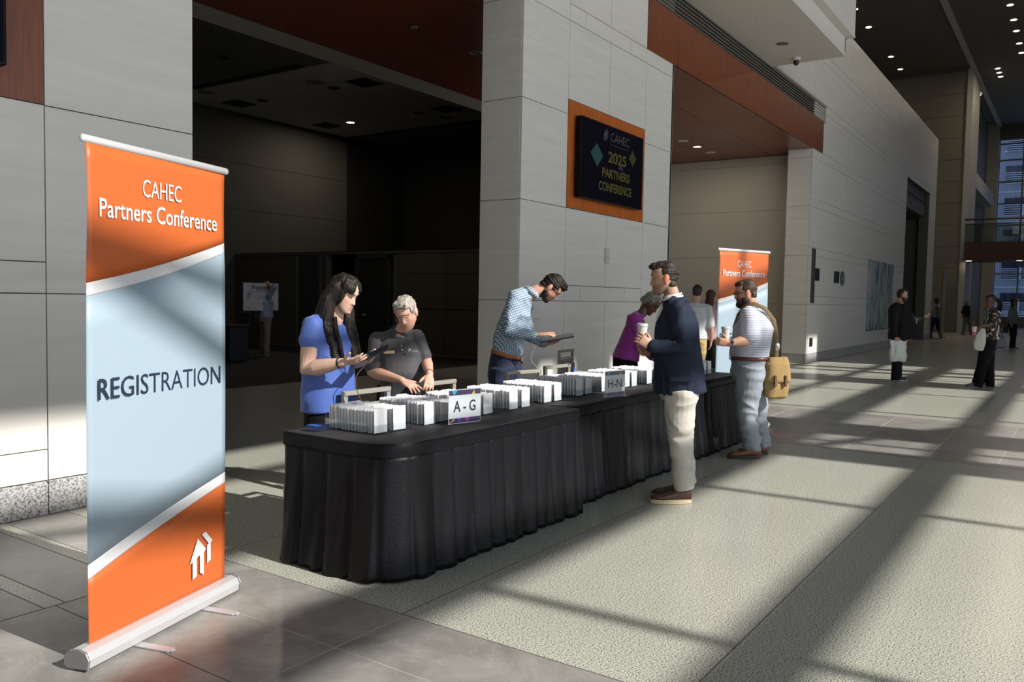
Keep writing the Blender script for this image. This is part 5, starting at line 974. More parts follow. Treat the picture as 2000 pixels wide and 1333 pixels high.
# ================================================================ tables
sat=mat('black_satin',(.0045,.005,.0065),.42,spec=.17,bump=.2,bump_scale=60); topm=mat('black_cloth_top',(.036,.034,.039),.7,spec=.3)
def rrect(x0,x1,y0,y1,rs_,step=.012,open_back=True):
    """counter-clockwise outline starting at the back-left corner, with normals"""
    P=[]
    def ln(a,b,nv):
        L=math.hypot(b[0]-a[0],b[1]-a[1]); n=max(1,int(L/step))
        for i in range(n): P.append((a[0]+(b[0]-a[0])*i/n,a[1]+(b[1]-a[1])*i/n,nv[0],nv[1]))
    def arc(cx,cy,r,a0,a1):
        n=max(2,int(abs(a1-a0)*r/step))
        for i in range(n): a=a0+(a1-a0)*i/n; P.append((cx+r*math.cos(a),cy+r*math.sin(a),math.cos(a),math.sin(a)))
    r0,r1=rs_
    ln((x0,y1),(x0,y0+r0),(-1,0)); arc(x0+r0,y0+r0,r0,PI,1.5*PI); ln((x0+r0,y0),(x1-r1,y0),(0,-1)); arc(x1-r1,y0+r1,r1,1.5*PI,2*PI); ln((x1,y0+r1),(x1,y1),(1,0)); P.append((x1,y1,1,0))
    return P
def table(x0,x1,y0,y1,label,r=(.2,.03),flare=.05,seed=1,zt=.745,sides=(1,1)):
    t=thing('skirted_table',label,'table',((x0+x1)/2,(y0+y1)/2,0),0); ox,oy=t.location.x,t.location.y
    P=rrect(x0,x1,y0,y1,r); rs=random.Random(seed)
    outline=[(p[0]-ox,p[1]-oy) for p in P[::3]]
    mb=MB(); mb.prism(outline,(0,0,zt-.022),(1,0,0),(0,1,0),(0,0,.022)); top=mb.build('tabletop',[topm],t,bev=.004)
    # cloth band hanging over the rim
    V=[];F=[];n=len(P)
    for z,o in ((zt-.004,.001),(zt-.012,.006),(zt-.04,.009),(zt-.078,.007)):
        for i,p in enumerate(P): w_=.0025*math.sin(i*.21+seed)*(zt-z)/.07; V.append((p[0]-ox+p[2]*(o+w_),p[1]-oy+p[3]*(o+w_),z))
    for k in range(3):
        for i in range(n-1): F.append((k*n+i,(k+1)*n+i,(k+1)*n+i+1,k*n+i+1))
    mesh('cloth_band',V,F,sat,t,smooth=True)
    # pleats
    s=0; S=[0]
    for i in range(1,n): s+=math.hypot(P[i][0]-P[i-1][0],P[i][1]-P[i-1][1]); S.append(s)
    pl=[0]
    while pl[-1]<s+.2: pl.append(pl[-1]+rs.uniform(.15,.205))
    am=[rs.uniform(.7,1.3) for _ in pl]; tw=[rs.uniform(-.25,.25) for _ in pl]
    V=[];F=[]; rows=22
    for k in range(rows+1):
        u=k/rows; z=(zt-.070)*(1-u)+.006*u
        for i,p in enumerate(P):
            j=max(q for q in range(len(pl)) if pl[q]<=S[i]+1e-9); a=(S[i]-pl[j])/(pl[j+1]-pl[j]); a=min(1,max(0,a))
            v=min(a,1-a)*2     # 0 at fold, 1 mid pleat
            amp=(.006+.030*u**.8)*am[j]
            prof=min(1,v*3.2)**.6*(.75+.25*math.cos((a-.5-tw[j]*u)*3))
            # secondary soft waves toward the floor
            w_=.008*u*math.sin(S[i]*23+seed*3+2.0*u)+.004*u*math.sin(S[i]*51+5*u)
            q_=max(0,-p[3]) if ((p[2]<-.3 and not sides[0]) or (p[2]>.3 and not sides[1])) else 1; o=.004+(flare*u**1.4+amp*prof-amp*.75+w_)*q_
            zz=z+(.006*math.sin(S[i]*9+seed) if k==rows else 0)
            V.append((p[0]-ox+p[2]*o,p[1]-oy+p[3]*o,max(.003,zz)))
    for k in range(rows):
        for i in range(n-1): F.append((k*n+i,(k+1)*n+i,(k+1)*n+i+1,k*n+i+1))
    sk=mesh('pleated_skirt',V,F,sat,t,smooth=True); md=sk.modifiers.new('s','SOLIDIFY'); md.thickness=.0015
    for sx in (x0+.12,x1-.12):
        q=MB(); q.tube([(sx-ox,y0+.15-oy,.02),(sx-ox,y0+.15-oy,.70)],.014,8); q.tube([(sx-ox,y1-.15-oy,.02),(sx-ox,y1-.15-oy,.70)],.014,8); q.tube([(sx-ox,y0+.15-oy,.25),(sx-ox,y1-.15-oy,.25)],.01,8); q.build('trestle',[mat('trestle_grey',(.2,.2,.2),.5)],t)
    return t
table(3.17,5.16,2.93,3.74,'black skirted table nearest the camera, under the A-G sign',(.24,.02),.05,1,.745,(1,0))
table(5.215,7.06,3.05,3.86,'black skirted table in the middle of the row, under the H-N sign',(.10,.02),.06,2,.742,(0,0))
table(7.12,8.95,3.06,3.87,'black skirted table at the far end of the row, beside the striped polo man',(.03,.12),.07,3,.742,(0,1))
# ================================================================ badge trays
acr=bpy.data.materials.new('acrylic'); acr.use_nodes=True; N,L=nd(acr); N.clear(); o_=N.new('ShaderNodeOutputMaterial'); mx=N.new('ShaderNodeMixShader'); tr=N.new('ShaderNodeBsdfTransparent'); tr.inputs[0].default_value=(.93,.95,.96,1); gl=N.new('ShaderNodeBsdfGlossy'); gl.inputs[1].default_value=.08; mx.inputs[0].default_value=.07
L.new(tr.outputs[0],mx.inputs[1]); L.new(gl.outputs[0],mx.inputs[2]); L.new(mx.outputs[0],o_.inputs[0]); MATS['acrylic']=acr
card=mat('badge_card',(.80,.80,.82),.45)
cb=MB(); cw,ch=.104,.137; r_=.006
poly=[(-cw/2,0),(cw/2,0),(cw/2,ch-r_),(cw/2-r_*.3,ch-r_*.3),(cw/2-r_,ch),(-cw/2+r_,ch),(-cw/2+r_*.3,ch-r_*.3),(-cw/2,ch-r_)]
cb.prism(poly,(0,.0018,0),(1,0,0),(0,0,1),(0,-.0036,0)); proto=cb.build('badge_card',[card])
TR=[(3.388,3.235,.745,'leftmost','the tray at the left end of the near table'),(3.83,3.25,.745,'second','the second tray from the left end'),(4.27,3.24,.745,'third','the tray directly behind the A-G sign'),(4.752,3.258,.745,'fourth','the tray just right of the A-G sign'),(5.255-.02+.0,3.28,.745,'fifth','the tray over the joint of two tables'),(5.80,3.33,.742,'sixth','the tray just left of the H-N sign'),(6.24,3.33,.742,'seventh','the tray directly behind the H-N sign'),(6.66,3.33,.742,'eighth','the tray just right of the H-N sign'),(7.13,3.33,.742,'ninth','the tray left of the man in the navy blazer'),(8.44,3.30,.742,'tenth','the tray at the far end of the last table')]
rs=random.Random(11); first=True; slots=random.Random(5)
for k,(x,y,z,o_n,where) in enumerate(TR):
    t=thing('badge_tray','clear acrylic badge holder tray, '+where.replace('the tray','one').replace('the second tray','second'),'tray',(x,y,z),0)
    mb=MB(); mb.box(-.006,.302,-.008,.40,.0005,.004); mb.build('tray_floor',[acr],t)
    mb=MB()
    mb.box(-.006,-.002,-.008,.40,.004,.060); mb.box(.298,.302,-.008,.40,.004,.060); mb.box(-.002,.298,-.008,-.005,.004,.055); mb.box(-.002,.298,.397,.40,.004,.085)
    mb.build('tray_wall',[acr],t); mb=MB(); mb.box(.302,.345,.0,.06,.052,.056); mb.box(.341,.345,.0,.06,.040,.052); mb.build('tray_tab',[acr],t)
    cols=(.052,.205) if k!=9 else (.052,.205)
    grp='badges in '+where
    lab='white name badge card standing in '+where
    for c in cols:
        for i in range(15):
            if first: o=proto; first=False
            else: o=proto.copy(); C.objects.link(o)
            yy=.006+i*.0262+rs.uniform(-.002,.002)
            o.location=(x+c+rs.choice((0,0,0,.004,-.004)),y+yy,z+.0045+rs.choice((0,0,0,.004))); o.rotation_euler=(rs.uniform(-.05,-.01),0,rs.uniform(-.01,.01))
            tag(o,lab,'badge',grp)
# ================================================================ letter signs
pur=mat('sign_purple',(.035,.02,.09),.5); teal=mat('sign_teal',(.05,.38,.45),.5); yel=mat('sign_yellow',(.75,.42,.03),.5); pnk=mat('sign_magenta',(.45,.03,.30),.5); ink=mat('ink',(.012,.013,.018),.6); paper=mat('paper',(.78,.78,.80),.5); sblu=mat('sign_blue',(.06,.08,.45),.5)
def lsign(p,rz,txt,label,z,S=1.0):
    t=thing('letter_sign',label,'sign',(p[0],p[1],z),rz); W=.262*S; Hh=.218*S
    mb=MB(); mb.box(-.004,W+.004,-.0045,-.0015,.003,Hh+.004); mb.build('acrylic_front',[acr],t); mb=MB(); mb.box(-.03,W+.03,-.035,.045,.0,.003); mb.build('acrylic_base',[acr],t)
    mb=MB(); mb.box(0,W,-.001,.001,.006,Hh); s=mb.build('paper_sheet',[paper],t)
    mb=MB(); f=-.0014
    def poly(pts,mi): mb.prism(pts,(0,f,0),(1,0,0),(0,0,1),(0,-.0003-.0001*mi,0),mi)
    h1=.030*S
    poly([(0.003,.010),(W-.003,.010),(W-.003,.010+h1),(.003,.010+h1)],0); poly([(0.003,Hh-.006-h1),(W-.003,Hh-.006-h1),(W-.003,Hh-.006),(.003,Hh-.006)],0)
    T0=Hh-.006-h1
    poly([(.02*S,T0+h1),(.07*S,T0+h1),(.045*S,T0)],1); poly([(.185*S,T0),(.215*S,T0),(.205*S,T0+h1*.9)],2)
    poly([(.13*S,.010+h1),(.17*S,.010+h1),(.15*S,.012)],3); poly([(.075*S,.010+h1),(.10*S,.010+h1),(.088*S,.012)],4); poly([(.005*S,.012),(.05*S,.030),(.03*S,.038),(.036*S,.030),(.005*S,.016)],2)
    mb.build('printed_pattern',[pur,teal,yel,pnk,sblu],s)
    textobj('lettering',txt,W*.68,.070*S,ink,s,(W*.15,-.0016,.078*S),(1,0,0),(0,0,1),(0,-1,0),bold=.012)
    return t
lsign((3.925,3.145),-.20,'A - G','white A-G letter sign in a clear stand on the near table',.745)
lsign((5.885,3.12),-.20,'H-N','white H-N letter sign in a clear stand on the middle table',.742,.98)
# ================================================================ chairs
chf=mat('chair_frame',(.34,.33,.29),.42,metal=.25); chc=mat('chair_fabric',(.30,.29,.27),.9,noise_amt=.25,noise_scale=50,stretch=(6,6,.6))
def bar(mb,a,b,w_,d_,up=(0,1,0)):
    a,b=Vector(a),Vector(b); t=(b-a).normalized(); s=t.cross(Vector(up)).normalized(); u=s.cross(t).normalized(); V=[p+s*w_*i+u*d_*j for p in(a,b) for i,j in((-.5,-.5),(.5,-.5),(.5,.5),(-.5,.5))]
    mb.add(V,[(0,1,2,3),(7,6,5,4),(0,4,5,1),(1,5,6,2),(2,6,7,3),(3,7,4,0)])
def chair(loc,rz,label):
    # faces local -Y; the back rail stands at local y=0
    t=thing('banquet_chair',label,'chair',loc,rz,None)
    q=MB(); q.box(-.21,.21,-.44,-.02,.42,.475); q.build('seat',[chc],t,bev=.02)
    q=MB(); q.box(-.175,.175,-.012,.022,.50,.795); q.build('backrest',[chc],t,bev=.012)
    q=MB(); bar(q,(-.215,.0,.895),(.215,.0,.895),.03,.036); bar(q,(-.2,0,.46),(-.2,.005,.91),.036,.03); bar(q,(.2,0,.46),(.2,.005,.91),.036,.03); bar(q,(-.2,0,.81),(.2,0,.81),.018,.02); bar(q,(-.2,0,.49),(.2,0,.49),.018,.02); q.build('back_frame',[chf],t,bev=.003)
    for x in (-.2,.2):
        for y0,y1 in ((-.01,.06),(-.42,-.43)):
            q=MB(); bar(q,(x,y0,.45),(x,y1,0.001),.026,.026); q.build('leg',[chf],t,bev=.002)
    q=MB(); bar(q,(-.2,-.42,.41),(.2,-.42,.41),.025,.02); bar(q,(-.2,-.42,.41),(-.2,0,.41),.025,.02); bar(q,(.2,-.42,.41),(.2,0,.41),.025,.02); q.build('seat_frame',[chf],t)
    return t
chair((3.98,3.88,0),0,'taupe framed chair between the woman in blue and the badge trays')
chair((4.70,3.88,0),0,'taupe framed chair in front of the grey-haired woman in the charcoal polo')
chair((5.93,3.93,0),-.18,'taupe framed chair in front of the man in the checked shirt')
chair((6.65,4.03,0),-.02,'taupe framed chair right of the man in the checked shirt, at the middle table')
chair((8.75,5.18,0),.12,'taupe framed chair set against the stone pier behind the table row')
# ================================================================ wall screens
def screen(x0,x1,z0,z1,yb,label,full):
    t=thing('wall_screen',label,'screen',((x0+x1)/2,WY,(z0+z1)/2),0); ox,oz=(x0+x1)/2,(z0+z1)/2
    q=MB(); q.box(x0-ox,x1-ox,-.125,-.03,z0-oz,z1-oz); q.build('housing',[mat('screen_black',(.004,.004,.005),.4,spec=.15)],t,bev=.006)
    q=MB(); q.box(x0-ox+.25,x1-ox-.25,-.03,.03,-.3,.3); q.build('wall_mount',[black],t)
    q=MB(); q.box(x0-ox+.02,x1-ox-.02,-.1275,-.125,z0-oz+.02,z1-oz-.02); d=q.build('display',[mat('display_dark',(.003,.0025,.008),.5,spec=.06)],t)
    if full:
        W=x1-x0; h_=z1-z0; y=-.129; X=lambda a:x0-ox+a*W; Zz=lambda b:z0-oz+b*h_
        wt=mat('display_white',(.05,.05,.055),.5,emit=(.30,.30,.34),es=.04); yl=mat('display_yellow',(.05,.042,.006),.5,emit=(.40,.34,.04),es=.05); tl=mat('display_teal',(.012,.05,.06),.5,emit=(.04,.3,.34),es=.02); ol=mat('display_olive',(.035,.035,.01),.5,emit=(.2,.2,.02),es=.02); pu=mat('display_purple',(.03,.01,.05),.5,emit=(.2,.03,.3),es=.02)
        textobj('lettering','CAHEC',W*.31,h_*.115,wt,d,(X(.43),y,Zz(.80)),(1,0,0),(0,0,1),(0,-1,0)); textobj('lettering','Strengthening Communities',W*.31,h_*.025,wt,d,(X(.43),y,Zz(.745)),(1,0,0),(0,0,1),(0,-1,0))
        lg=MB(); logo(lg,(X(.32),y,Zz(.78)),(1,0,0),(0,0,1),h_*.13,Vector((0,.001,0))); lg.build('logo',[wt],d)
        textobj('lettering','2025',W*.30,h_*.15,yl,d,(X(.40),y,Zz(.52)),(1,0,0),(0,0,1),(0,-1,0),bold=.03)
        textobj('lettering','PARTNERS',W*.45,h_*.12,yl,d,(X(.31),y,Zz(.32)),(1,0,0),(0,0,1),(0,-1,0),bold=.03)
        textobj('lettering','CONFERENCE',W*.54,h_*.12,yl,d,(X(.26),y,Zz(.14)),(1,0,0),(0,0,1),(0,-1,0),bold=.03)
        q=MB(); q.prism([(X(.13),Zz(.58)),(X(.22),Zz(.72)),(X(.32),Zz(.58)),(X(.23),Zz(.42))],(0,y,0),(1,0,0),(0,0,1),(0,-.001,0)); q.build('teal_diamond',[tl],d)
        q=MB(); q.prism([(X(.74),Zz(.66)),(X(.80),Zz(.78)),(X(.87),Zz(.68)),(X(.81),Zz(.56))],(0,y,0),(1,0,0),(0,0,1),(0,-.001,0)); q.build('olive_diamond',[ol],d)
        q=MB(); q.prism([(X(.56),Zz(.47)),(X(.61),Zz(.55)),(X(.66),Zz(.46))],(0,y,0),(1,0,0),(0,0,1),(0,-.0005,0)); q.build('purple_triangle',[pu],d)
    return t
wd=mat('orange_wood',(.50,.13,.022),.35,noise_amt=.2,noise_scale=8,stretch=(6,6,.6))
for x0,x1,nm in ((9.59,11.91,'trim_screen_surround'),(.545,2.825,'trim_screen_surround_left')):
    q=MB(); q.box(x0,x1,WY-.002,WY+.03,2.752,4.172); o=q.build(nm,[wd if x0>5 else wood]); struct('',o)
screen(9.74,11.62,2.90,3.98,0,'black wall screen reading 2025 PARTNERS CONFERENCE on the stone pier',True)
screen(.72,2.545,2.92,4.0,0,'black wall screen on red wood at the top left corner',False)
# ================================================================ small fixtures
q=MB(); q.box(-.05,.05,-.035,0,-.11,.11); t=q.build('wall_sensor',[mat('sensor_white',(.55,.57,.57),.4)],bev=.008,loc=(10.74,WY,2.16)); tag(t,'small white sensor box on the pier below the screen','sensor')
q=MB(); q.box(-.04,.04,-.036,-.035,-.03,-.02); q.build('sensor_slot',[mat('cap_grey',(.28,.28,.29),.45)],t)
def dlight(x,y,z,r,label,on,group,em=8,ring=alu,e_mat=None):
    t=thing('ceiling_downlight',label,'ceiling light',(x,y,z),0,group)
    V,F=loft([(Vector((0,0,-.004)),Vector((r,0,0)),Vector((0,r,0))),(Vector((0,0,-.008)),Vector((r*.98,0,0)),Vector((0,r*.98,0))),(Vector((0,0,-.008)),Vector((r*.8,0,0)),Vector((0,r*.8,0))),(Vector((0,0,.0)),Vector((r*.75,0,0)),Vector((0,r*.75,0)))],24,2,False); mesh('trim_ring',V,F,ring,t,smooth=True)
    V=[(r*.78*math.cos(a),r*.78*math.sin(a),-.006) for a in np.linspace(0,2*PI,24,endpoint=False)]; mesh('lens',V,[tuple(range(24))],e_mat or (mat('lamp_on',(.9,.8,.6),.5,emit=(1,.80,.52),es=em) if on else mat('lamp_off',(.16,.16,.16),.2)),t)
    return t
dlight(10.72,8.14,5.42,.11,'unlit chrome downlight in the dark red wood ceiling left of the pier',False,None,ring=chrome)
dlight(9.26,8.15,5.42,.05,'small white disc in the dark red wood ceiling',False,None,ring=white)
dlight(20.04,8.17,5.42,.12,'lit downlight in the wood ceiling, between two pale unlit ones',True,None,10)
dlight(19.14,8.17,5.42,.13,'pale unlit ceiling disc left of the lit lamp in the wood ceiling',False,None,ring=white,e_mat=white)
dlight(20.95,8.17,5.42,.13,'pale unlit ceiling disc right of the lit lamp in the wood ceiling',False,None,ring=white,e_mat=white)
dlight(16.54,5.05,6.59,.12,'round chrome downlight in the white soffit',False,None,ring=chrome)
dlight(15.04,5.02,6.59,.06,'small round smoke detector in the white soffit',False,None,ring=white,e_mat=white)
dlight(13.34,5.45,6.59,.11,'chrome downlight at the top edge of the photo in the white soffit',False,None,ring=chrome)
t=thing('dome_camera','small dome security camera under the corner of the white soffit','camera',(17.64,5.09,6.59)); V,F=loft([(Vector((0,0,z)),Vector((r_,0,0)),Vector((0,r_,0))) for z,r_ in ((0,.09),(-.05,.085),(-.06,.075))],24); mesh('camera_base',V,F,white,t,smooth=False); q=MB(); q.add(*ellip((0,0,-.075),(.06,.06,.085))); q.build('camera_dome',[mat('dome_black',(.01,.01,.01),.08)],t,smooth=True)
# atrium ceiling lamps
for x,y in ((40.6,9.15),(43.55,9.15),(49.3,9.15),(52.15,9.15)): dlight(x,y,14.99,.17,'lit downlight in the dark high ceiling left of the cove, seen above the stone wall',True,'ceiling lamps above the stone wall',14)
for x in (37.6,40.6,43.4,45.7,47.6,49.9,51.8): dlight(x,3.22,14.94,.17,'lit downlight in the row along the ceiling at the upper right edge',True,'ceiling lamps at the upper right edge',14)
for x in (54.5,55.5,56.5): dlight(x,4.5,14.94,.17,'lit downlight in the cluster of three ahead of the far window',True,'cluster of three ceiling lamps',14)
dlight(60.5,5.95,14.9,.16,'single lit lamp above the recess beside the far window',True,None,14)
for y,s in ((5.40,'left'),(2.94,'right')): dlight(53.6,y,4.095,.2,'lit lamp under the footbridge, the %s one'%s,True,None,12)
# dim room lamps and vents
dlight(19.06,19.42,7.0,.16,'single lit downlight among the tiles of the dim room ceiling',True,None,14)
for i,(x,y) in enumerate(((15.68,16.6),(15.64,19.44),(19.1,16.6),(12.43,16.84))): dlight(x,y,6.995 if x>13.5 else 7.02,.16,['unlit black downlight by the near vent of the dim room','unlit black downlight beside the left vent of the dim room','unlit black downlight by the right vent of the dim room','unlit black downlight in the plain part of the dim room ceiling'][i],False,None,ring=black,e_mat=black)
for i,(x,y) in enumerate(((14.98,16.56),(14.2,20.0),(20.0,16.3))): dlight(x,y,6.995,.30,['pale round ceiling speaker nearest the white beam','pale round ceiling speaker beside the left vent','pale round ceiling speaker at the far right of the dim ceiling'][i],False,None,ring=til,e_mat=mat('speaker_disc',(.30,.29,.27),.7))
for i,(x,y) in enumerate(((15.68,15.49),(15.54,20.35),(19.09,15.52),(19.0,20.43))):
    t=thing('ceiling_vent',['black square ceiling vent nearest the white beam','black square ceiling vent at the far left of the tiles','black square ceiling vent at the right of the dim ceiling','black square ceiling vent left of the lit lamp'][i],'vent',(x,y,6.995))
    q=MB(); q.box(-.36,.36,-.36,.36,-.012,0); q.build('vent_plate',[mat('vent_black',(.006,.006,.006),.6)],t)
    q=MB(); [q.box(-.33,.33,-.30+k*.085,-.29+k*.085,-.018,-.012) for k in range(8)]; q.build('vent_slat',[black],t)
q=MB(); q.box(13.72,13.92,15.8,19.9,7.0,7.028); q.box(20.82,20.95,15.8,20.2,6.99,7.028); o=q.build('trim_ceiling_slot',[black]); struct('',o)
# area lights near lit lamps, plus one fill added to brighten the dim room
def areal(x,y,z,s,e,c=(1,.85,.65)):
    l=bpy.data.lights.new('lamp_and_fill','AREA'); l.size=s; l.energy=e; l.color=c; o=bpy.data.objects.new('lamp_and_fill',l); C.objects.link(o); o.location=(x,y,z)
areal(19.06,19.42,6.96,.25,60); areal(12,14,6.9,.25,35); areal(20.04,8.17,5.36,.2,25)  # the middle one is the added fill, no fixture there
for x in (44,52,60): areal(x,2.5,14.8,.5,160)
# ================================================================ right wall items
def wbox(x0,x1,z0,z1,d,name,m,label,cat):
    q=MB(); q.box(-(x1-x0)/2,(x1-x0)/2,-d,0,-(z1-z0)/2,(z1-z0)/2); o=q.build(name,[m],bev=min(.01,d*.3),loc=((x0+x1)/2,WY,(z0+z1)/2)); tag(o,label,cat); return o
blk=mat('plaque_black',(.010,.010,.010),.4)
wbox(22.07,22.52,2.12,2.44,.03,'wall_plaque',blk,'black square plaque on the right wall, nearer the corner','plaque')
wbox(24.16,24.68,2.11,2.44,.03,'wall_plaque',blk,'black square plaque on the right wall, beside the green oval','plaque')
t=thing('oval_emblem','green oval emblem on the right wall beside a black plaque','emblem',(25.1,WY,2.26)); q=MB(); q.add(*ellip((0,-.02,0),(.24,.03,.21))); q.build('oval_disc',[mat('emblem_green',(.06,.14,.09),.35)],t,smooth=True); q=MB(); q.add(*ellip((0,-.045,.02),(.13,.012,.12))); q.build('oval_centre',[mat('emblem_pale',(.16,.24,.18),.35)],t,smooth=True)
wbox(21.80,22.0,1.54,2.93,.05,'wall_strip',mat('strip_grey',(.05,.05,.052),.5),'tall narrow grey strip fixed to the wall near the corner','wall strip')
q=MB(); q.box(-.09,-.02,-.03,0,-.11,.11); o=q.build('wall_socket',[black],loc=(21.95,WY,.53)); tag(o,'small black socket low on the right wall, left one','socket')
q=MB(); q.box(.03,.10,-.03,0,-.11,.11); o=q.build('wall_socket',[black],loc=(21.97,WY,.53)); tag(o,'small black socket low on the right wall, right one','socket')
pm=bpy.data.materials.new('abstract_paint'); pm.use_nodes=True; N,L=nd(pm); b=N['Principled BSDF']; b.inputs['Roughness'].default_value=.6
tc=N.new('ShaderNodeTexCoord'); mp=N.new('ShaderNodeMapping'); mp.inputs['Scale'].default_value=(3.2,1,.7); L.new(tc.outputs['Object'],mp.inputs[0]); n_=N.new('ShaderNodeTexNoise'); n_.inputs['Scale'].default_value=1.6; n_.inputs['Detail'].default_value=7; n_.inputs['Distortion'].default_value=.6; L.new(mp.outputs[0],n_.inputs[0])
r=N.new('ShaderNodeValToRGB'); e=r.color_ramp.elements; e[0].position=.36; e[0].color=(.025,.035,.04,1); e[1].position=.60; e[1].color=(.36,.40,.41,1); q_=e.new(.44); q_.color=(.16,.23,.25,1); q_=e.new(.5); q_.color=(.32,.40,.42,1); L.new(n_.outputs[0],r.inputs[0]); L.new(r.outputs[0],b.inputs['Base Color'])
t=thing('abstract_painting','tall abstract canvas with grey and teal streaks on the right wall','painting',(30.6,WY,1.83)); q=MB(); q.box(-2.0,2.0,-.065,-.012,-1.13,1.13); q.build('canvas',[pm],t); q=MB(); q.box(-2.01,2.01,-.055,-.012,-1.15,-1.13); q.box(-2.01,2.01,-.055,-.012,1.13,1.14); q.build('canvas_edge',[black],t)
# tall pale artwork and wood edge by the far passage
t=thing('tall_panel','tall pale panel with a wooden edge standing by the far end of the wall','panel',(42.2,5.3,0)); q=MB(); q.box(.1,1.1,-.05,0,.2,3.1); q.build('panel_face',[mat('panel_pale',(.22,.22,.22),.5)],t); q=MB(); q.box(0,.1,-.06,0,.1,3.1); q.build('panel_edge',[mat('panel_wood',(.16,.09,.03),.5)],t)
# queue barrier rails at the far end
t=thing('barrier_rail','grey metal barrier rails in front of the far window','barrier',(52,4.2,0)); 
for k in range(7): q=MB(); q.tube([(0,-k*.35,0),(0,-k*.35,1.1)],.02,8); q.build('post',[mat('barrier_grey',(.10,.10,.11),.4)],t)
q=MB(); q.tube([(0,.3,1.1),(0,-2.4,1.1)],.02,8); q.build('rail',[mat('barrier_grey',(.10,.10,.11),.4)],t)
# ================================================================ easel, bin, box
t=thing('easel','black tripod easel holding the welcome sign in the dim room','easel',(12.95,16.45,0))
for a in ((-.42,-.15),(.10,-.25),(.75,.35)): q=MB(); q.tube([(a[0],a[1],0),(.12,.02,1.72)],.013,8); q.build('leg',[black],t)
q=MB(); q.box(-.45,.5,-.10,-.05,1.06,1.09); q.build('ledge',[black],t)
t=thing('welcome_sign','white welcome sign on the easel, partly behind the man','sign',(12.57,16.30,1.11)); q=MB(); q.box(0,1.03,-.008,.008,0,.66); s=q.build('board',[mat('board_white',(.42,.42,.46),.6)],t)
textobj('lettering','Welcome',.52,.105,ink,s,(.22,-.0085,.50),(1,0,0),(0,0,1),(0,-1,0),bold=.02); textobj('lettering','& Good Morning',.34,.04,ink,s,(.31,-.0085,.44),(1,0,0),(0,0,1),(0,-1,0),bold=.01)
sb=mat('sign_ltblue',(.10,.22,.36),.5); textobj('lettering','CAHEC',.50,.095,sb,s,(.34,-.0085,.28),(1,0,0),(0,0,1),(0,-1,0)); lg=MB(); logo(lg,(.09,-.0085,.27),(1,0,0),(0,0,1),.16,Vector((0,-.001,0))); lg.build('logo',[sb],s)
q=MB(); q.box(.13,.20,-.0095,-.008,.05,.09); q.build('logo_mark',[mat('mark_orange',(.4,.15,.05),.5)],s)
t=thing('waste_bin','dark blue waste bin left of the easel','bin',(11.66,15.5,0)); q=MB(); q.box(-.26,.24,-.26,.26,.02,.78); q.build('bin_body',[mat('bin_blue',(.006,.008,.022),.5)],t,bev=.02); q=MB(); q.box(-.28,.26,-.28,.28,.78,.83); q.build('bin_lid',[black],t,bev=.01)
q=MB(); q.box(-.1,.1,-.1,.1,0,.30); o=q.build('small_bin',[mat('bin_blue',(.006,.008,.022),.5)],bev=.01,loc=(12.2,16.0,0)); tag(o,'small dark box on the floor between the waste bin and the easel','box')
crd=mat('cardboard',(.36,.23,.12),.8); t=thing('cardboard_box','open cardboard box on the floor tucked behind the end of the near table','box',(3.245,3.785,0),-.60)
q=MB(); q.box(0,.36,0,.006,0,.30); q.box(0,.36,.30,.306,0,.30); q.box(0,.006,0,.306,0,.30); q.box(.354,.36,0,.306,0,.30); q.box(0,.36,0,.306,0,.005); bxo=q.build('box_body',[crd],t)
q=MB(); q.box(0.01,.35,0,.006,.30,.40,0,Matrix.Translation((0,-.01,0))); q.build('box_flap',[crd],t)
q=MB(); q.box(0,.3,0,.005,0,.12,0,Matrix.Translation((0,.01,.30))@Matrix.Rotation(PI/2,4,'Z')@Matrix.Rotation(.6,4,'X')); q.build('box_flap',[crd],t)
q=MB(); [q.box(-.001,.0,.06,.11,.03+k*.10,.08+k*.10) for k in range(2)]; q.box(.05,.16,-.001,0,.03,.10); q.build('printed_mark',[ink],bxo)
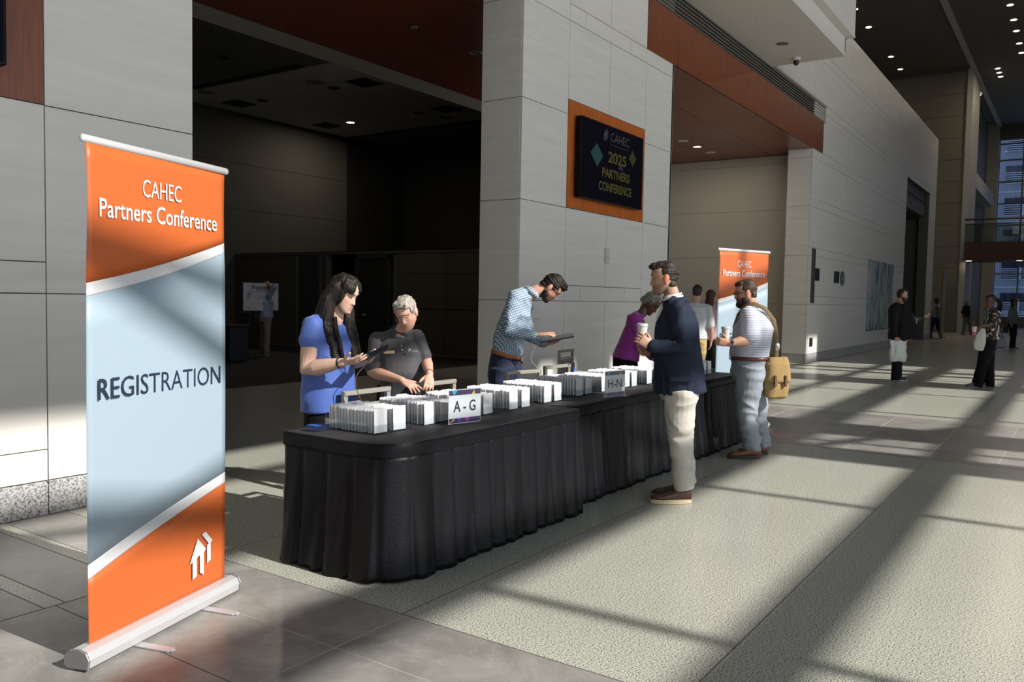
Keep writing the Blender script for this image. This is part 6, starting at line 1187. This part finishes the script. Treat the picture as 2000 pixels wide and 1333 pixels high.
# clear stack of spare holders at the left end of the near table, cables
t=thing('spare_holders','clear spare badge holders with a blue edge lying at the left end of the table','badge holders',(3.30,3.60,.746),.1); q=MB(); [q.box(-.07,.05,-.05,.05,k*.008,k*.008+.005) for k in range(4)]; q.build('clear_sheets',[acr],t); q=MB(); q.box(-.070,-.02,-.04,.03,.033,.036); q.build('blue_sheet',[mat('blue_plastic',(.03,.10,.45),.4)],t)
def cable(P,label,col=(.35,.35,.33)):
    P=[Vector(p) for p in P]; Q=[]
    for i in range(len(P)-1):
        a=P[max(i-1,0)];b=P[i];c=P[i+1];d=P[min(i+2,len(P)-1)]
        for k in range(8): u=k/8; Q.append(.5*((2*b)+(c-a)*u+(2*a-5*b+4*c-d)*u*u+(3*b-a-3*c+d)*u**3))
    Q.append(P[-1]); q=MB(); q.tube(Q,.0028,6); o=q.build('charging_cable',[mat('cable_%d'%(col[0]*100),col,.5)],smooth=True); tag(o,label,'cable')
pb=Matrix.Translation((3.82,4.12,0))@Matrix.Rotation(PRZ,4,'Z')
cable([pb@Vector(p) for p in ((.33,-.24,1.10),(.26,-.26,1.0),(.29,-.22,.85),(.36,-.17,.72),(.40,-.1,.5))],'thin cable hanging from the tablet of the woman in blue',(.10,.09,.07))
pc=Matrix.Translation((6.05,4.45,0))@Matrix.Rotation(PRZ,4,'Z')
cable([pc@Vector(p) for p in ((.50,-.16,1.14),(.44,-.2,1.06),(.43,-.2,.98),(.50,-.22,.88),(.45,-.2,.8),(.42,-.25,.72))],'thin cable hanging from the tablet of the man in the checked shirt',(.30,.30,.29))
t=thing('lanyard','blue and black lanyard clip draped over the right end of a chair back','lanyard',(6.88,4.02,.80)); q=MB(); q.tube([(-.07,-.01,.10),(-.02,-.03,.125),(.01,-.03,.12),(.015,-.03,.06)],[.007]*4,8,0,[.003]*4); q.build('strap',[black],t,smooth=True); q=MB(); q.box(.0,.03,-.035,-.025,-.01,.07); q.build('clip',[mat('blue_plastic',(.03,.10,.45),.4)],t,bev=.003)
